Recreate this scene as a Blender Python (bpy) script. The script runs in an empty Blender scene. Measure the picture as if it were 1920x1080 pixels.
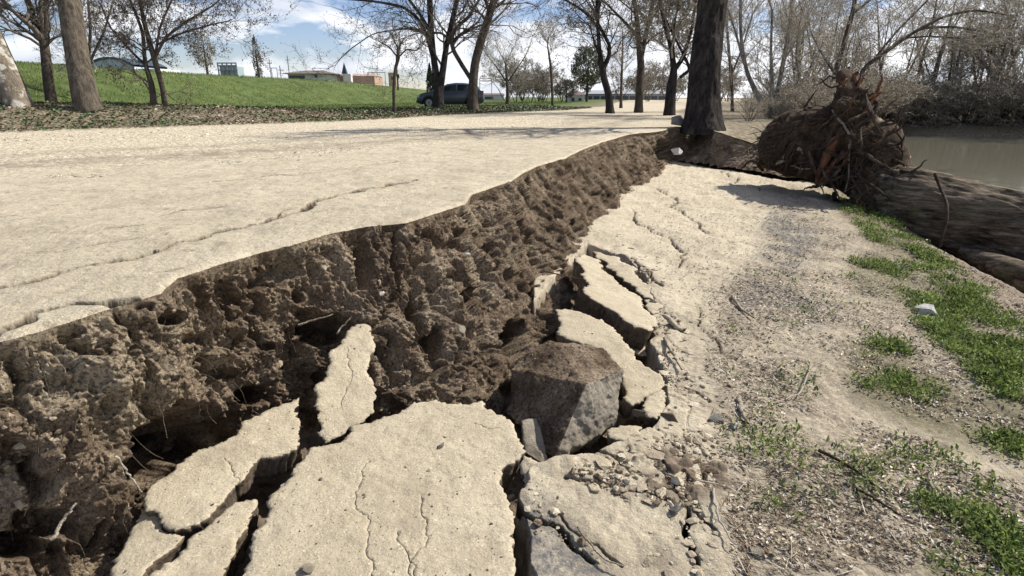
import bpy, bmesh, math, random
import numpy as np
from mathutils import Vector, Matrix
from mathutils.geometry import delaunay_2d_cdt
S = bpy.context.scene
C = S.collection
rad = math.radians
# ---------------------------------------------------------------- camera, world, sun, exposure
F = 1050.0                      # focal length in pixels of a 1920 px wide picture
PITCH = rad(18.83); SP, CP = math.sin(PITCH), math.cos(PITCH)
CAMZ = 0.75
cd = bpy.data.cameras.new('camera'); cam = bpy.data.objects.new('camera', cd); C.objects.link(cam)
cam.location = (0, 0, CAMZ); cam.rotation_euler = (rad(90) - PITCH, 0, 0)
cd.sensor_width = 36; cd.lens = F / 1920 * 36; cd.clip_start = 0.05; cd.clip_end = 3000
S.camera = cam
SUN_AZ, SUN_EL = rad(63), rad(44)
SUNV = Vector((math.sin(SUN_AZ) * math.cos(SUN_EL), math.cos(SUN_AZ) * math.cos(SUN_EL), math.sin(SUN_EL)))
W = bpy.data.worlds.new('World'); S.world = W; W.use_nodes = True
nt = W.node_tree; nt.nodes.clear()
def wn(t): return nt.nodes.new(t)
out = wn('ShaderNodeOutputWorld'); bg = wn('ShaderNodeBackground'); sky = wn('ShaderNodeTexSky')
sky.sky_type = 'NISHITA'; sky.sun_disc = False; sky.sun_elevation = SUN_EL; sky.sun_rotation = SUN_AZ
sky.air_density = 1.0; sky.dust_density = 0.1; sky.ozone_density = 1.8
tc = wn('ShaderNodeTexCoord'); mp = wn('ShaderNodeMapping'); mp.inputs['Scale'].default_value = (1.0, 1.0, 3.2)
mp.inputs['Location'].default_value = (0.35, 0.2, 0.1)
n1 = wn('ShaderNodeTexNoise'); n1.inputs['Scale'].default_value = 5.5; n1.inputs['Detail'].default_value = 7; n1.inputs['Roughness'].default_value = 0.55
n1.inputs['Distortion'].default_value = 0.25
sep = wn('ShaderNodeSeparateXYZ'); rx = wn('ShaderNodeMapRange'); rx.inputs[1].default_value = -0.6; rx.inputs[2].default_value = 0.45; rx.inputs[3].default_value = 0.0; rx.inputs[4].default_value = 0.13
rz = wn('ShaderNodeMapRange'); rz.inputs[1].default_value = 0.0; rz.inputs[2].default_value = 0.24; rz.inputs[3].default_value = 0.12; rz.inputs[4].default_value = -0.02
a1 = wn('ShaderNodeMath'); a1.operation = 'ADD'; a2 = wn('ShaderNodeMath'); a2.operation = 'ADD'
cr = wn('ShaderNodeValToRGB'); cr.color_ramp.elements[0].position = 0.555; cr.color_ramp.elements[1].position = 0.66
cr.color_ramp.elements[0].color = (0, 0, 0, 1); cr.color_ramp.elements[1].color = (0.93, 0.93, 0.93, 1)
n2 = wn('ShaderNodeTexNoise'); n2.inputs['Scale'].default_value = 7; n2.inputs['Detail'].default_value = 5
cc = wn('ShaderNodeValToRGB'); cc.color_ramp.elements[0].position = 0.35; cc.color_ramp.elements[1].position = 0.65
cc.color_ramp.elements[0].color = (7.6, 8.0, 8.9, 1); cc.color_ramp.elements[1].color = (11.6, 11.7, 12.0, 1)
mx = wn('ShaderNodeMix'); mx.data_type = 'RGBA'
L = nt.links.new
L(tc.outputs['Generated'], mp.inputs[0]); L(mp.outputs[0], n1.inputs['Vector']); L(mp.outputs[0], n2.inputs['Vector'])
L(tc.outputs['Generated'], sep.inputs[0]); L(sep.outputs['X'], rx.inputs[0]); L(sep.outputs['Z'], rz.inputs[0])
L(n1.outputs['Fac'], a1.inputs[0]); L(rx.outputs[0], a1.inputs[1]); L(a1.outputs[0], a2.inputs[0]); L(rz.outputs[0], a2.inputs[1]); L(a2.outputs[0], cr.inputs[0])
L(n2.outputs['Fac'], cc.inputs[0]); L(cr.outputs[0], mx.inputs[0]); tint = wn('ShaderNodeMix'); tint.data_type = 'RGBA'; tint.blend_type = 'MULTIPLY'; tint.inputs[0].default_value = 1; tint.inputs[7].default_value = (0.98, 0.96, 1.13, 1); L(sky.outputs[0], tint.inputs[6]); L(tint.outputs[2], mx.inputs[6]); L(cc.outputs[0], mx.inputs[7])
L(mx.outputs[2], bg.inputs[0]); bg.inputs[1].default_value = 0.082; L(bg.outputs[0], out.inputs[0])
sd = bpy.data.lights.new('sun', 'SUN'); sun = bpy.data.objects.new('sun', sd); C.objects.link(sun)
sd.energy = 5.0; sd.angle = rad(0.53); sd.color = (1.0, 0.95, 0.87)
sun.rotation_euler = SUNV.to_track_quat('Z', 'Y').to_euler(); sun.location = (20, 10, 30)
S.view_settings.view_transform = 'Standard'; S.view_settings.look = 'None'; S.view_settings.gamma = 1
S.view_settings.exposure = 0.42
S.render.engine = 'CYCLES'; S.cycles.max_bounces = 6; S.cycles.diffuse_bounces = 2; S.cycles.glossy_bounces = 2
S.cycles.transparent_max_bounces = 8; S.cycles.caustics_reflective = False; S.cycles.caustics_refractive = False

# ---------------------------------------------------------------- projection helpers
def ray(px, py):
    u = (np.asarray(px, float) - 960) / F; v = (540 - np.asarray(py, float)) / F
    return u, CP + v * SP, -SP + v * CP
def PT(px, py, t):
    a, b, c = ray(px, py); return Vector((float(a * t), float(b * t), float(CAMZ + c * t)))
def PZ(px, py, z):
    a, b, c = ray(px, py); t = (np.asarray(z, float) - CAMZ) / c
    return np.stack([a * t, b * t], -1)
def proj(x, y, z):
    dz = z - CAMZ; d = y * CP - dz * SP; v = (y * SP + dz * CP) / np.maximum(d, 1e-3); u = x / np.maximum(d, 1e-3)
    return 960 + F * u, 540 - F * v

# ---------------------------------------------------------------- numpy noise
def _h(i, j, k, s):
    h = (i.astype(np.int64) * 374761393 + j.astype(np.int64) * 668265263 + k.astype(np.int64) * 2147483647 + s * 974711) & 0xffffffff
    h = ((h ^ (h >> 13)) * 1274126177) & 0xffffffff
    h = ((h ^ (h >> 16)) * 2246822519) & 0xffffffff
    return ((h ^ (h >> 15)) & 0xffff) / 65535.0
def vn(x, y, z, s=0):
    x, y, z = np.broadcast_arrays(x, y, z)
    i, j, k = np.floor(x), np.floor(y), np.floor(z); fx, fy, fz = x - i, y - j, z - k
    fx, fy, fz = [q * q * q * (q * (q * 6 - 15) + 10) for q in (fx, fy, fz)]
    r = 0
    for a in (0, 1):
        for b in (0, 1):
            for c in (0, 1):
                r = r + _h(i + a, j + b, k + c, s) * (fx if a else 1 - fx) * (fy if b else 1 - fy) * (fz if c else 1 - fz)
    return r * 2 - 1
def fbm(x, y, z, sc, oc=4, s=0, g=0.5):
    r = 0; a = 1; t = 0
    for o in range(oc):
        r = r + a * vn(x * sc + 17.3 * o, y * sc + 5.1 * o, z * sc + 9.7 * o, s + o); t += a; a *= g; sc *= 2.03
    return r / t
def worley(x, y, z, sc, s=0):
    x, y, z = np.broadcast_arrays(x * sc, y * sc, z * sc)
    i, j, k = np.floor(x), np.floor(y), np.floor(z); d1 = np.full(x.shape, 9.0); d2 = d1.copy(); cid = np.zeros(x.shape)
    for a in (-1, 0, 1):
        for b in (-1, 0, 1):
            for c in (-1, 0, 1):
                I, J, K = i + a, j + b, k + c
                h = _h(I, J, K, s + 7)
                d = (I + _h(I, J, K, s) - x) ** 2 + (J + _h(I, J, K, s + 1) - y) ** 2 + (K + _h(I, J, K, s + 2) - z) ** 2
                m = d < d1
                d2 = np.where(m, d1, np.minimum(d2, d)); cid = np.where(m, h, cid); d1 = np.where(m, d, d1)
    return np.sqrt(d1), np.sqrt(d2), cid
def sstep(a, b, x): t = np.clip((x - a) / (b - a), 0, 1); return t * t * (3 - 2 * t)
def seg_dist(x, y, P, closed=False):
    """distance to polyline and signed side (left of direction > 0)"""
    P = np.asarray(P, float); best = np.full(np.shape(x), 1e9); side = np.zeros(np.shape(x))
    n = len(P); m = n if closed else n - 1
    for i in range(m):
        a = P[i]; b = P[(i + 1) % n]; dx, dy = b - a; L2 = dx * dx + dy * dy + 1e-12
        t = np.clip(((x - a[0]) * dx + (y - a[1]) * dy) / L2, 0, 1)
        d = np.hypot(x - a[0] - t * dx, y - a[1] - t * dy); c = dx * (y - a[1]) - dy * (x - a[0])
        q = d < best; best = np.where(q, d, best); side = np.where(q, np.sign(c), side)
    return best, side
def inpoly(x, y, P):
    P = np.asarray(P, float); r = np.zeros(np.shape(x), bool); n = len(P)
    for i in range(n):
        a = P[i]; b = P[i - 1]
        if a[1] == b[1]: continue
        r ^= ((a[1] > y) != (b[1] > y)) & (x < (b[0] - a[0]) * (y - a[1]) / (b[1] - a[1]) + a[0])
    return r
def psd(x, y, P):
    d, _ = seg_dist(x, y, P, True); return np.where(inpoly(x, y, P), d, -d)

# ---------------------------------------------------------------- mesh helpers
def tag(o, label=None, cat=None, group=None, kind=None):
    if label: o['label'] = label
    if cat: o['category'] = cat
    if group: o['group'] = group
    if kind: o['kind'] = kind
    return o
def link(name, me, m=None, parent=None):
    o = bpy.data.objects.new(name, me); C.objects.link(o)
    if m is not None:
        for q in (m if isinstance(m, (list, tuple)) else [m]): me.materials.append(q)
    if parent is not None: o.parent = parent
    return o
def empty(name, loc, label, cat, group=None, rz=0):
    o = bpy.data.objects.new(name, None); C.objects.link(o); o.location = loc; o.rotation_euler = (0, 0, rz); o.empty_display_size = 0.2
    return tag(o, label, cat, group)
def fast(name, V, Q, smooth=True, attrs=None, mi=None):
    """V (n,3), Q (m,k) faces with k corners each"""
    me = bpy.data.meshes.new(name); V = np.asarray(V, np.float32); Q = np.asarray(Q, np.int32); k = Q.shape[1]
    me.vertices.add(len(V)); me.vertices.foreach_set('co', V.ravel())
    me.loops.add(Q.size); me.loops.foreach_set('vertex_index', Q.ravel())
    me.polygons.add(len(Q)); me.polygons.foreach_set('loop_start', np.arange(len(Q), dtype=np.int32) * k)
    me.polygons.foreach_set('loop_total', np.full(len(Q), k, np.int32))
    me.polygons.foreach_set('use_smooth', np.full(len(Q), smooth))
    if mi is not None: me.polygons.foreach_set('material_index', np.asarray(mi, np.int32))
    me.update(calc_edges=True)
    for n, a in (attrs or {}).items():
        at = me.attributes.new(n, 'FLOAT', 'POINT'); at.data.foreach_set('value', np.asarray(a, np.float32).ravel())
    return me
def gridmesh(name, X, Y, Z, attrs=None):
    r, c = X.shape; V = np.stack([X, Y, Z], -1).reshape(-1, 3); i = np.arange(r * c).reshape(r, c)
    Q = np.stack([i[:-1, :-1], i[:-1, 1:], i[1:, 1:], i[1:, :-1]], -1).reshape(-1, 4)
    return fast(name, V, Q, True, attrs)

# ---------------------------------------------------------------- materials
def rgb(r, g, b): return (r, g, b, 1)
class Mat:
    def __init__(s, name, rough=0.92, spec=0.25):
        s.m = bpy.data.materials.new(name); s.m.use_nodes = True; s.t = s.m.node_tree; s.b = s.t.nodes['Principled BSDF']
        s.b.inputs['Roughness'].default_value = rough; s.b.inputs['Specular IOR Level'].default_value = spec
        s.g = s.t.nodes.new('ShaderNodeTexCoord'); s.vec = s.g.outputs['Object']
    def n(s, t, **k):
        q = s.t.nodes.new(t)
        for a, v in k.items(): setattr(q, a, v)
        return q
    def l(s, a, b): s.t.links.new(a, b)
    def geo(s): s.vec = s.n('ShaderNodeNewGeometry').outputs['Position']
    def scale(s, v):
        q = s.n('ShaderNodeMapping'); q.inputs['Scale'].default_value = v; s.l(s.vec, q.inputs[0]); return q.outputs[0]
    def noise(s, sc, det=4, ro=0.6, vec=None, dist=0):
        q = s.n('ShaderNodeTexNoise'); q.inputs['Scale'].default_value = sc; q.inputs['Detail'].default_value = det; q.inputs['Roughness'].default_value = ro
        q.inputs['Distortion'].default_value = dist; s.l(vec or s.vec, q.inputs['Vector']); return q.outputs['Fac']
    def vor(s, sc, vec=None, feat='F1', o='Distance'):
        q = s.n('ShaderNodeTexVoronoi', feature=feat); q.inputs['Scale'].default_value = sc; s.l(vec or s.vec, q.inputs['Vector']); return q.outputs[o]
    def ramp(s, f, stops):
        q = s.n('ShaderNodeValToRGB'); e = q.color_ramp.elements
        while len(e) < len(stops): e.new(0.5)
        for k, (p, c) in enumerate(stops):
            e[k].position = p; e[k].color = (c, c, c, 1) if isinstance(c, (int, float)) else tuple(c) + (1,)
        s.l(f, q.inputs[0]); return q.outputs[0]
    def mix(s, f, a, b, mode='MIX'):
        q = s.n('ShaderNodeMix', data_type='RGBA', blend_type=mode)
        for i, v in ((0, f), (6, a), (7, b)):
            if isinstance(v, (int, float)): q.inputs[i].default_value = v
            elif isinstance(v, tuple): q.inputs[i].default_value = v if len(v) == 4 else v + (1,)
            else: s.l(v, q.inputs[i])
        return q.outputs[2]
    def attr(s, n): q = s.n('ShaderNodeAttribute', attribute_name=n); return q.outputs['Fac']
    def math(s, op, a, b=0.0):
        q = s.n('ShaderNodeMath', operation=op)
        for i, v in ((0, a), (1, b)):
            if isinstance(v, (int, float)): q.inputs[i].default_value = v
            else: s.l(v, q.inputs[i])
        return q.outputs[0]
    def bump(s, h, dist=0.01, st=1.0, prev=None):
        q = s.n('ShaderNodeBump'); q.inputs['Distance'].default_value = dist; q.inputs['Strength'].default_value = st; s.l(h, q.inputs['Height'])
        if prev is not None: s.l(prev, q.inputs['Normal'])
        s.l(q.outputs[0], s.b.inputs['Normal']); return q.outputs[0]
    def col(s, c):
        if isinstance(c, tuple): s.b.inputs['Base Color'].default_value = c if len(c) == 4 else c + (1,)
        else: s.l(c, s.b.inputs['Base Color'])
        return s.m
def simple(name, c1, c2, sc=8, rough=0.9, bump=0.0, bsc=30, spec=0.25, vec=None):
    m = Mat(name, rough, spec); v = m.scale(vec) if vec else m.vec
    f = m.noise(sc, 4, 0.65, v); c = m.ramp(f, [(0.3, c1), (0.7, c2)])
    if bump: m.bump(m.noise(bsc, 4, 0.7, v), bump)
    return m.col(c)
# soil of the torn face
def soil_mat():
    m = Mat('torn_soil', 0.97, 0.12); m.geo()
    f = m.noise(3.5, 6, 0.68); c = m.ramp(f, [(0.30, (0.075, 0.05, 0.032)), (0.44, (0.20, 0.145, 0.095)), (0.56, (0.34, 0.262, 0.18)), (0.70, (0.48, 0.39, 0.275))])
    dry = m.attr('dry'); c = m.mix(dry, c, m.ramp(m.noise(14, 4, 0.7), [(0.3, (0.34, 0.27, 0.18)), (0.7, (0.54, 0.45, 0.315))]))
    c = m.mix(m.ramp(m.noise(60, 4, 0.8), [(0.38, 0.85), (0.55, 0.0)]), c, (0.045, 0.03, 0.022))
    c = m.mix(m.ramp(m.vor(85), [(0.05, 0.8), (0.17, 0.0)]), c, (0.42, 0.35, 0.26))
    b = m.bump(m.noise(45, 6, 0.78), 0.022, 1.0); b = m.bump(m.noise(30, 5, 0.75, m.scale((1, 1, .28))), 0.02, 0.8, b); m.bump(m.vor(70, feat='F1'), 0.008, 0.5, b)
    return m.col(c)
# pale dusty crust: road surface and slabs
def crust_color(m, gravel=True):
    c = m.ramp(m.noise(1.3, 5, 0.6), [(0.3, (0.50, 0.43, 0.305)), (0.7, (0.62, 0.545, 0.405))])
    c = m.mix(m.ramp(m.noise(9, 5, 0.7), [(0.42, 0.0), (0.75, 0.5)]), c, (0.37, 0.305, 0.21))
    c = m.mix(m.ramp(m.noise(110, 3, 0.8), [(0.37, 0.45), (0.5, 0.0)]), c, (0.30, 0.25, 0.18))
    c = m.mix(m.ramp(m.noise(42, 3, 0.8), [(0.33, 0.6), (0.44, 0.0)]), c, (0.29, 0.235, 0.165))
    c = m.mix(m.ramp(m.noise(5, 5, 0.75), [(0.5, 0.0), (0.68, 0.4)]), c, (0.36, 0.305, 0.225))
    c = m.mix(m.ramp(m.vor(38), [(0.10, 0.8), (0.16, 0.0)]), c, (0.78, 0.72, 0.58)); c = m.mix(m.ramp(m.vor(31), [(0.07, 0.8), (0.13, 0.0)]), c, (0.22, 0.18, 0.135))
    c = m.mix(m.ramp(m.vor(120, o='Distance'), [(0.12, 0.85), (0.28, 0.0)]), c, (0.74, 0.68, 0.54))
    return c
def crust_mat(name='dusty_crust', attrs=False):
    m = Mat(name, 0.95, 0.15); m.geo(); c = m.mix(1.0, crust_color(m), (.80, .79, .77), 'MULTIPLY'); c = m.mix(m.ramp(m.noise(3.3, 6, .75), [(.5, 0), (.64, .5)]), c, (.25, .205, .145)); c = m.mix(m.attr('crack'), c, (0.05, 0.037, 0.026))
    b = m.bump(m.noise(50, 7, 0.72), 0.007, 0.7); b = m.bump(m.vor(95), 0.002, 0.5, b); m.bump(m.noise(14, 4, 0.6), 0.02, 0.5, b)
    return m.col(c)
M = {}
M['soil'] = soil_mat(); M['crust'] = crust_mat()
def slabside():
    m = Mat('slab_broken_edge', 0.97, 0.1); m.geo()
    c = m.ramp(m.noise(30, 5, 0.7), [(0.3, (0.09, 0.065, 0.045)), (0.7, (0.26, 0.205, 0.145))]); m.bump(m.noise(60, 5, 0.8), 0.015); return m.col(c)
M['side'] = slabside()
# ---------------------------------------------------------------- terrain functions
E = [(-1400, 900, 0), (-700, 760, 0), (-300, 685, 0), (0, 626, 0), (130, 592, 0), (228, 562, 0), (262, 553, 0), (300, 541, 0), (330, 515, 0), (360, 506, 0), (480, 470, 0), (560, 450, 0), (620, 433, 0), (690, 421, 0),
     (760, 413, 0), (850, 386, 0), (872, 378, 0), (884, 362, 0), (960, 336, 0), (1000, 312, 0), (1060, 294, 0), (1110, 272, 0), (1140, 262, 0), (1180, 251, 0), (1242, 244, 0), (1262, 237, 0.02),
     (1300, 236, 0), (1340, 244, -0.03), (1380, 256, -0.16), (1420, 268, -0.3), (1470, 290, -0.5), (1540, 318, -0.72), (1640, 330, -0.95), (1760, 330, -2.6), (1920, 330, -3), (2500, 360, -3)]
B = [(-1400, 1500, -.9), (-700, 1350, -.88), (-100, 1240, -.88), (100, 1150, -.88), (240, 1040, -.9), (270, 960, -.9), (350, 880, -.9), (450, 815, -.9), (560, 752, -.88), (640, 740, -.86), (700, 770, -.82), (760, 762, -.80), (880, 765, -.82), (935, 770, -.86),
     (965, 690, -.9), (1000, 630, -.88), (1050, 590, -.86), (1085, 520, -.82), (1110, 475, -.8), (1150, 430, -.78), (1165, 380, -.76), (1205, 350, -.74), (1240, 318, -.74), (1262, 292, -.72),
     (1300, 296, -.70), (1340, 300, -.70), (1380, 306, -.72), (1420, 312, -.74), (1470, 322, -.78), (1540, 326, -.85), (1640, 333, -1.0), (1760, 333, -2.7), (1920, 333, -3), (2500, 363, -3)]
def polar(L):
    L = np.array(L, float); p = PZ(L[:, 0], L[:, 1], L[:, 2]); a = np.arctan2(p[:, 0], p[:, 1]); r = np.hypot(p[:, 0], p[:, 1])
    k = [0]
    for i in range(1, len(a)):
        if a[i] > a[k[-1]] + 1e-4: k.append(i)
        else: print('non monotone', L[i])
    return a[k], r[k], L[k, 2]
Ea, Er, Ez = polar(E); Ba, Br, Bz = polar(B)
def edge_r(a): return np.interp(a, Ea, Er)
def base_r(a): return np.minimum(np.interp(a, Ba, Br), edge_r(a) - 0.02)
CRX = ([-5, 2, 5, 8.3, 12, 16, 21, 30, 45, 60, 100, 400], [4.5, 4.1, 4.3, 5.2, 6.9, 8.8, 12.6, 18.5, 27, 33, 50, 200])
def bankdrop(x, y):
    s = x - np.interp(y, *CRX) + 0.25 * vn(x * .8, y * .8, 0, 3)
    fb = (x - 34) * 0.496 + (y - 51) * 0.868
    near = sstep(-0.3, np.interp(y, [9, 14], [5.2, 3.2]), s) * 2.5 + 0.08 * np.clip(s, -3, 0) * 0
    return np.where(fb > -3, near * (1 - sstep(-3, 1.5, fb)) + 1.0 * sstep(0, 1, near) * sstep(-3, 1.5, fb) * 1.2, near), s, fb
TR = [(-400, 1500), (1010, 1500), (992, 1010), (965, 940), (1000, 880), (1040, 865), (1120, 850), (1225, 800), (1248, 768), (1246, 700), (1222, 650), (1214, 600), (1222, 565), (1208, 520), (1172, 478), (1128, 464), (1100, 455), (1000, 560), (1000, 500), (700, 560), (300, 620), (-300, 800), (-400, 1000)]
TRW = PZ(np.array(TR)[:, 0], np.array(TR)[:, 1], -0.76)
def slump(x, y, detail=True):
    z = -0.75 - 0.055 * np.clip(x - 1.2, 0, None) + 0.035 * vn(x * .9, y * .9, 1, 11) + 0.05 * sstep(7, 12, y)
    dr, s, fb = bankdrop(x, y); z = z - dr
    j = 0.035 * fbm(x, y, 0, 9, 4, 5)
    d = psd(x, y, TRW) + j
    z = z - 0.24 * sstep(-0.015, 0.03, d) - 0.10 * sstep(0.03, 0.25, d)
    if detail:
        amp = 1 + 0.8 * sstep(1.0, 3.0, x + .15 * y - 1.2)
        z = z + amp * 0.022 * fbm(x, y, 0, 4, 4, 21) + amp * 0.006 * fbm(x, y, 0, 28, 3, 22)
    return z
ROADL = [(-60, -30), (-25, 3.0), (-16.5, 9.3), (-11.7, 13.2), (-9.3, 15.4), (-5.7, 19.3), (-2.5, 27), (2.8, 35), (8, 50), (14, 80), (40, 200), (90, 450)]
CREST = [(-40, -40), (-30, 10), (-29, 35), (-28.7, 48.8), (-22.5, 68), (-19.5, 115), (-14, 200), (0, 420)]
def upper_parts(x, y):
    d, sd = seg_dist(x, y, ROADL); D = np.where(sd > 0, d, -d) + 0.35 * fbm(x, y, 0, .8, 3, 8)      # left of the road edge > 0
    c, sc = seg_dist(x, y, CREST); cz = np.interp(y, [-40, 50, 90, 120, 200, 420], [2.62, 2.62, 2.45, 2.2, 1.3, 0.2])
    return D, np.where(sc > 0, 0, c), cz
def upper(x, y, detail=True):
    D, c, cz = upper_parts(x, y)
    hv = np.interp(y, [17, 26], [0.56, 0.12]) 
    z = hv * sstep(-0.3, 3.6, D) * (1 - 0.5 * sstep(6, 12, D))
    lev = cz * (1 - sstep(0.5, 13, c)) ; z = np.maximum(z, lev) 
    dr, s, fb = bankdrop(x, y); z = z - dr - 0.02 * np.clip(s + 4, 0, 4) * sstep(10, 14, y)
    a = np.arctan2(x, y); r = np.hypot(x, y); er = edge_r(a)
    # road: shallow dip and hump, slight fall towards the torn rim
    z = z + 0.10 * np.exp(-(((x - 1.0) / 2.0) ** 2 + ((y - 23) / 2.2) ** 2)) - 0.10 * np.exp(-(((x - .6) / 3) ** 2 + ((y - 18) / 1.8) ** 2))
    fallz = np.interp(a, Ea, Ez); z = z + fallz * np.exp(-np.clip(r - er, 0, None) / 1.2) * (a > Ea[-9])
    if detail:
        g = sstep(-0.5, 1.5, D)
        z = z + 0.010 * fbm(x, y, 0, 3, 3, 31) * (1 + 3 * g) + 0.003 * fbm(x, y, 0, 30, 2, 33)
    return z
def onslump(px, py, detail=True):
    z = np.full(np.shape(px), -0.8)
    for _ in range(6):
        p = PZ(px, py, z); z = slump(p[..., 0], p[..., 1], detail)
    return p[..., 0], p[..., 1], z
def onupper(px, py):
    """nearest ground hit by marching the ray"""
    a, b, c = ray(px, py); t = 1.2
    while t < 300:
        if CAMZ + c * t < float(upper(np.array(a * t), np.array(b * t), False)): break
        t *= 1.004
    return float(a * t), float(b * t), float(upper(np.array(a * t), np.array(b * t), False))
# ---------------------------------------------------------------- cracks: polylines in the ground (world xy, width, depth)
def wiggle(P, n=5, amp=0.16, seed=1):
    rng = random.Random(seed); P = [np.array(p, float) for p in P]
    for _ in range(n):
        Q = [P[0]]
        for a, b in zip(P[:-1], P[1:]):
            d = b - a; L_ = np.hypot(*d[:2]); m = (a + b) / 2; nrm = np.array([-d[1], d[0]]) / (L_ + 1e-9)
            if L_ > 0.02: m[:2] += nrm * rng.uniform(-amp, amp) * L_
            Q += [m, b]
        P = Q
    return np.array(P)
CR_ROAD = [([(-200, 560), (0, 538), (60, 528), (100, 512), (170, 495), (240, 485), (330, 456), (400, 436), (450, 425), (520, 408), (580, 386), (620, 371), (700, 352), (780, 338)], .046, .14),
           ([(-100, 650), (0, 612), (60, 584), (140, 566), (200, 561), (240, 558)], .045, .12), ([(520, 408), (530, 396), (540, 392)], .014, .03),
           ([(100, 470), (190, 455), (260, 448)], .012, .03), ([(400, 340), (500, 330), (640, 318), (760, 300)], .025, .03), ([(200, 428), (240, 424), (262, 422)], .02, .03), ([(300, 402), (340, 392), (420, 388)], .02, .02)]
CR_SL = [([(1185, 395), (1215, 430), (1260, 450), (1275, 465), (1273, 500)], .012, .04), ([(1235, 350), (1262, 365), (1290, 400), (1310, 415), (1340, 440)], .012, .04),
         ([(1350, 310), (1380, 330), (1430, 343)], .012, .05), ([(1150, 485), (1200, 500), (1222, 530), (1205, 555)], .010, .06), ([(1190, 490), (1215, 520), (1240, 545)], .015, .08),
         ([(950, 925), (1000, 985), (1060, 1010), (1110, 1060)], .018, .10), ([(1040, 970), (1085, 1010), (1130, 1040), (1165, 1065)], .008, .05),
         ([(1290, 960), (1285, 1010), (1310, 1080)], .012, .06), ([(1060, 910), (1120, 920), (1200, 935), (1260, 950)], .012, .06), ([(1240, 880), (1280, 930), (1290, 960), (1340, 1000)], .010, .06),
         ([(1240, 690), (1280, 730), (1330, 760)], .007, .04), ([(1310, 580), (1350, 660), (1400, 690)], .005, .03), ([(1120, 860), (1180, 900), (1230, 905)], .008, .04)]
def crackfield(X, Y, lst, fz):
    dz = np.zeros(X.shape)
    for k, (P, w, dep) in enumerate(lst):
        P = np.array(P, float); W_ = PZ(P[:, 0], P[:, 1], fz); W_ = wiggle(W_, 4, 0.13, k + 3)
        lo = W_.min(0) - .1; hi = W_.max(0) + .1; m = (X > lo[0]) & (X < hi[0]) & (Y > lo[1]) & (Y < hi[1])
        if not m.any(): continue
        d, _ = seg_dist(X[m], Y[m], W_); ww = w * (0.6 + 0.5 * vn(X[m] * 6, Y[m] * 6, 0, k)) * (1 + 0.12 * np.hypot(X[m], Y[m]))
        q = dz[m]; q = np.minimum(q, -dep * (1 - sstep(0.35, 1.0, d / ww)) - 0.006 * np.exp(-d / .03)); dz[m] = q
    return dz
def pxmask(PX, PY, polys, soft=14, s=0):
    r = np.zeros(PX.shape)
    for P in polys: r = np.maximum(r, sstep(-soft, soft, psd(PX, PY, P)))
    return r
# ---------------------------------------------------------------- slumped ground
WEED = [[(1585, 480), (1650, 470), (1720, 490), (1800, 540), (1880, 585), (1930, 610), (1930, 770), (1850, 720), (1780, 665), (1720, 620), (1690, 570), (1600, 548)],
        [(1590, 640), (1680, 645), (1740, 690), (1820, 735), (1880, 800), (1840, 850), (1770, 830), (1680, 790), (1590, 745)],
        [(1530, 352), (1600, 370), (1660, 400), (1780, 490), (1860, 550), (1800, 560), (1700, 500), (1620, 440)],
        [(1740, 930), (1840, 960), (1930, 1010), (1930, 1090), (1730, 1090)], [(1820, 740), (1930, 740), (1930, 870), (1850, 850)]]
DARK = [[(950, 890), (1010, 930), (1080, 990), (1150, 1090), (975, 1090), (965, 960)], [(1350, 540), (1420, 520), (1520, 560), (1600, 600), (1500, 610), (1400, 590)], [(1440, 380), (1500, 390), (1540, 450), (1480, 520), (1430, 480)]]
LIT = [[(1480, 330), (1640, 400), (1800, 540), (1920, 620), (2200, 800), (2200, 1300), (1500, 1300), (1380, 1080), (1350, 860), (1320, 700), (1330, 560), (1420, 480)]]
TORN = [[(1080, 870), (1300, 830), (1400, 900), (1300, 950), (1150, 905)]]
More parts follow.
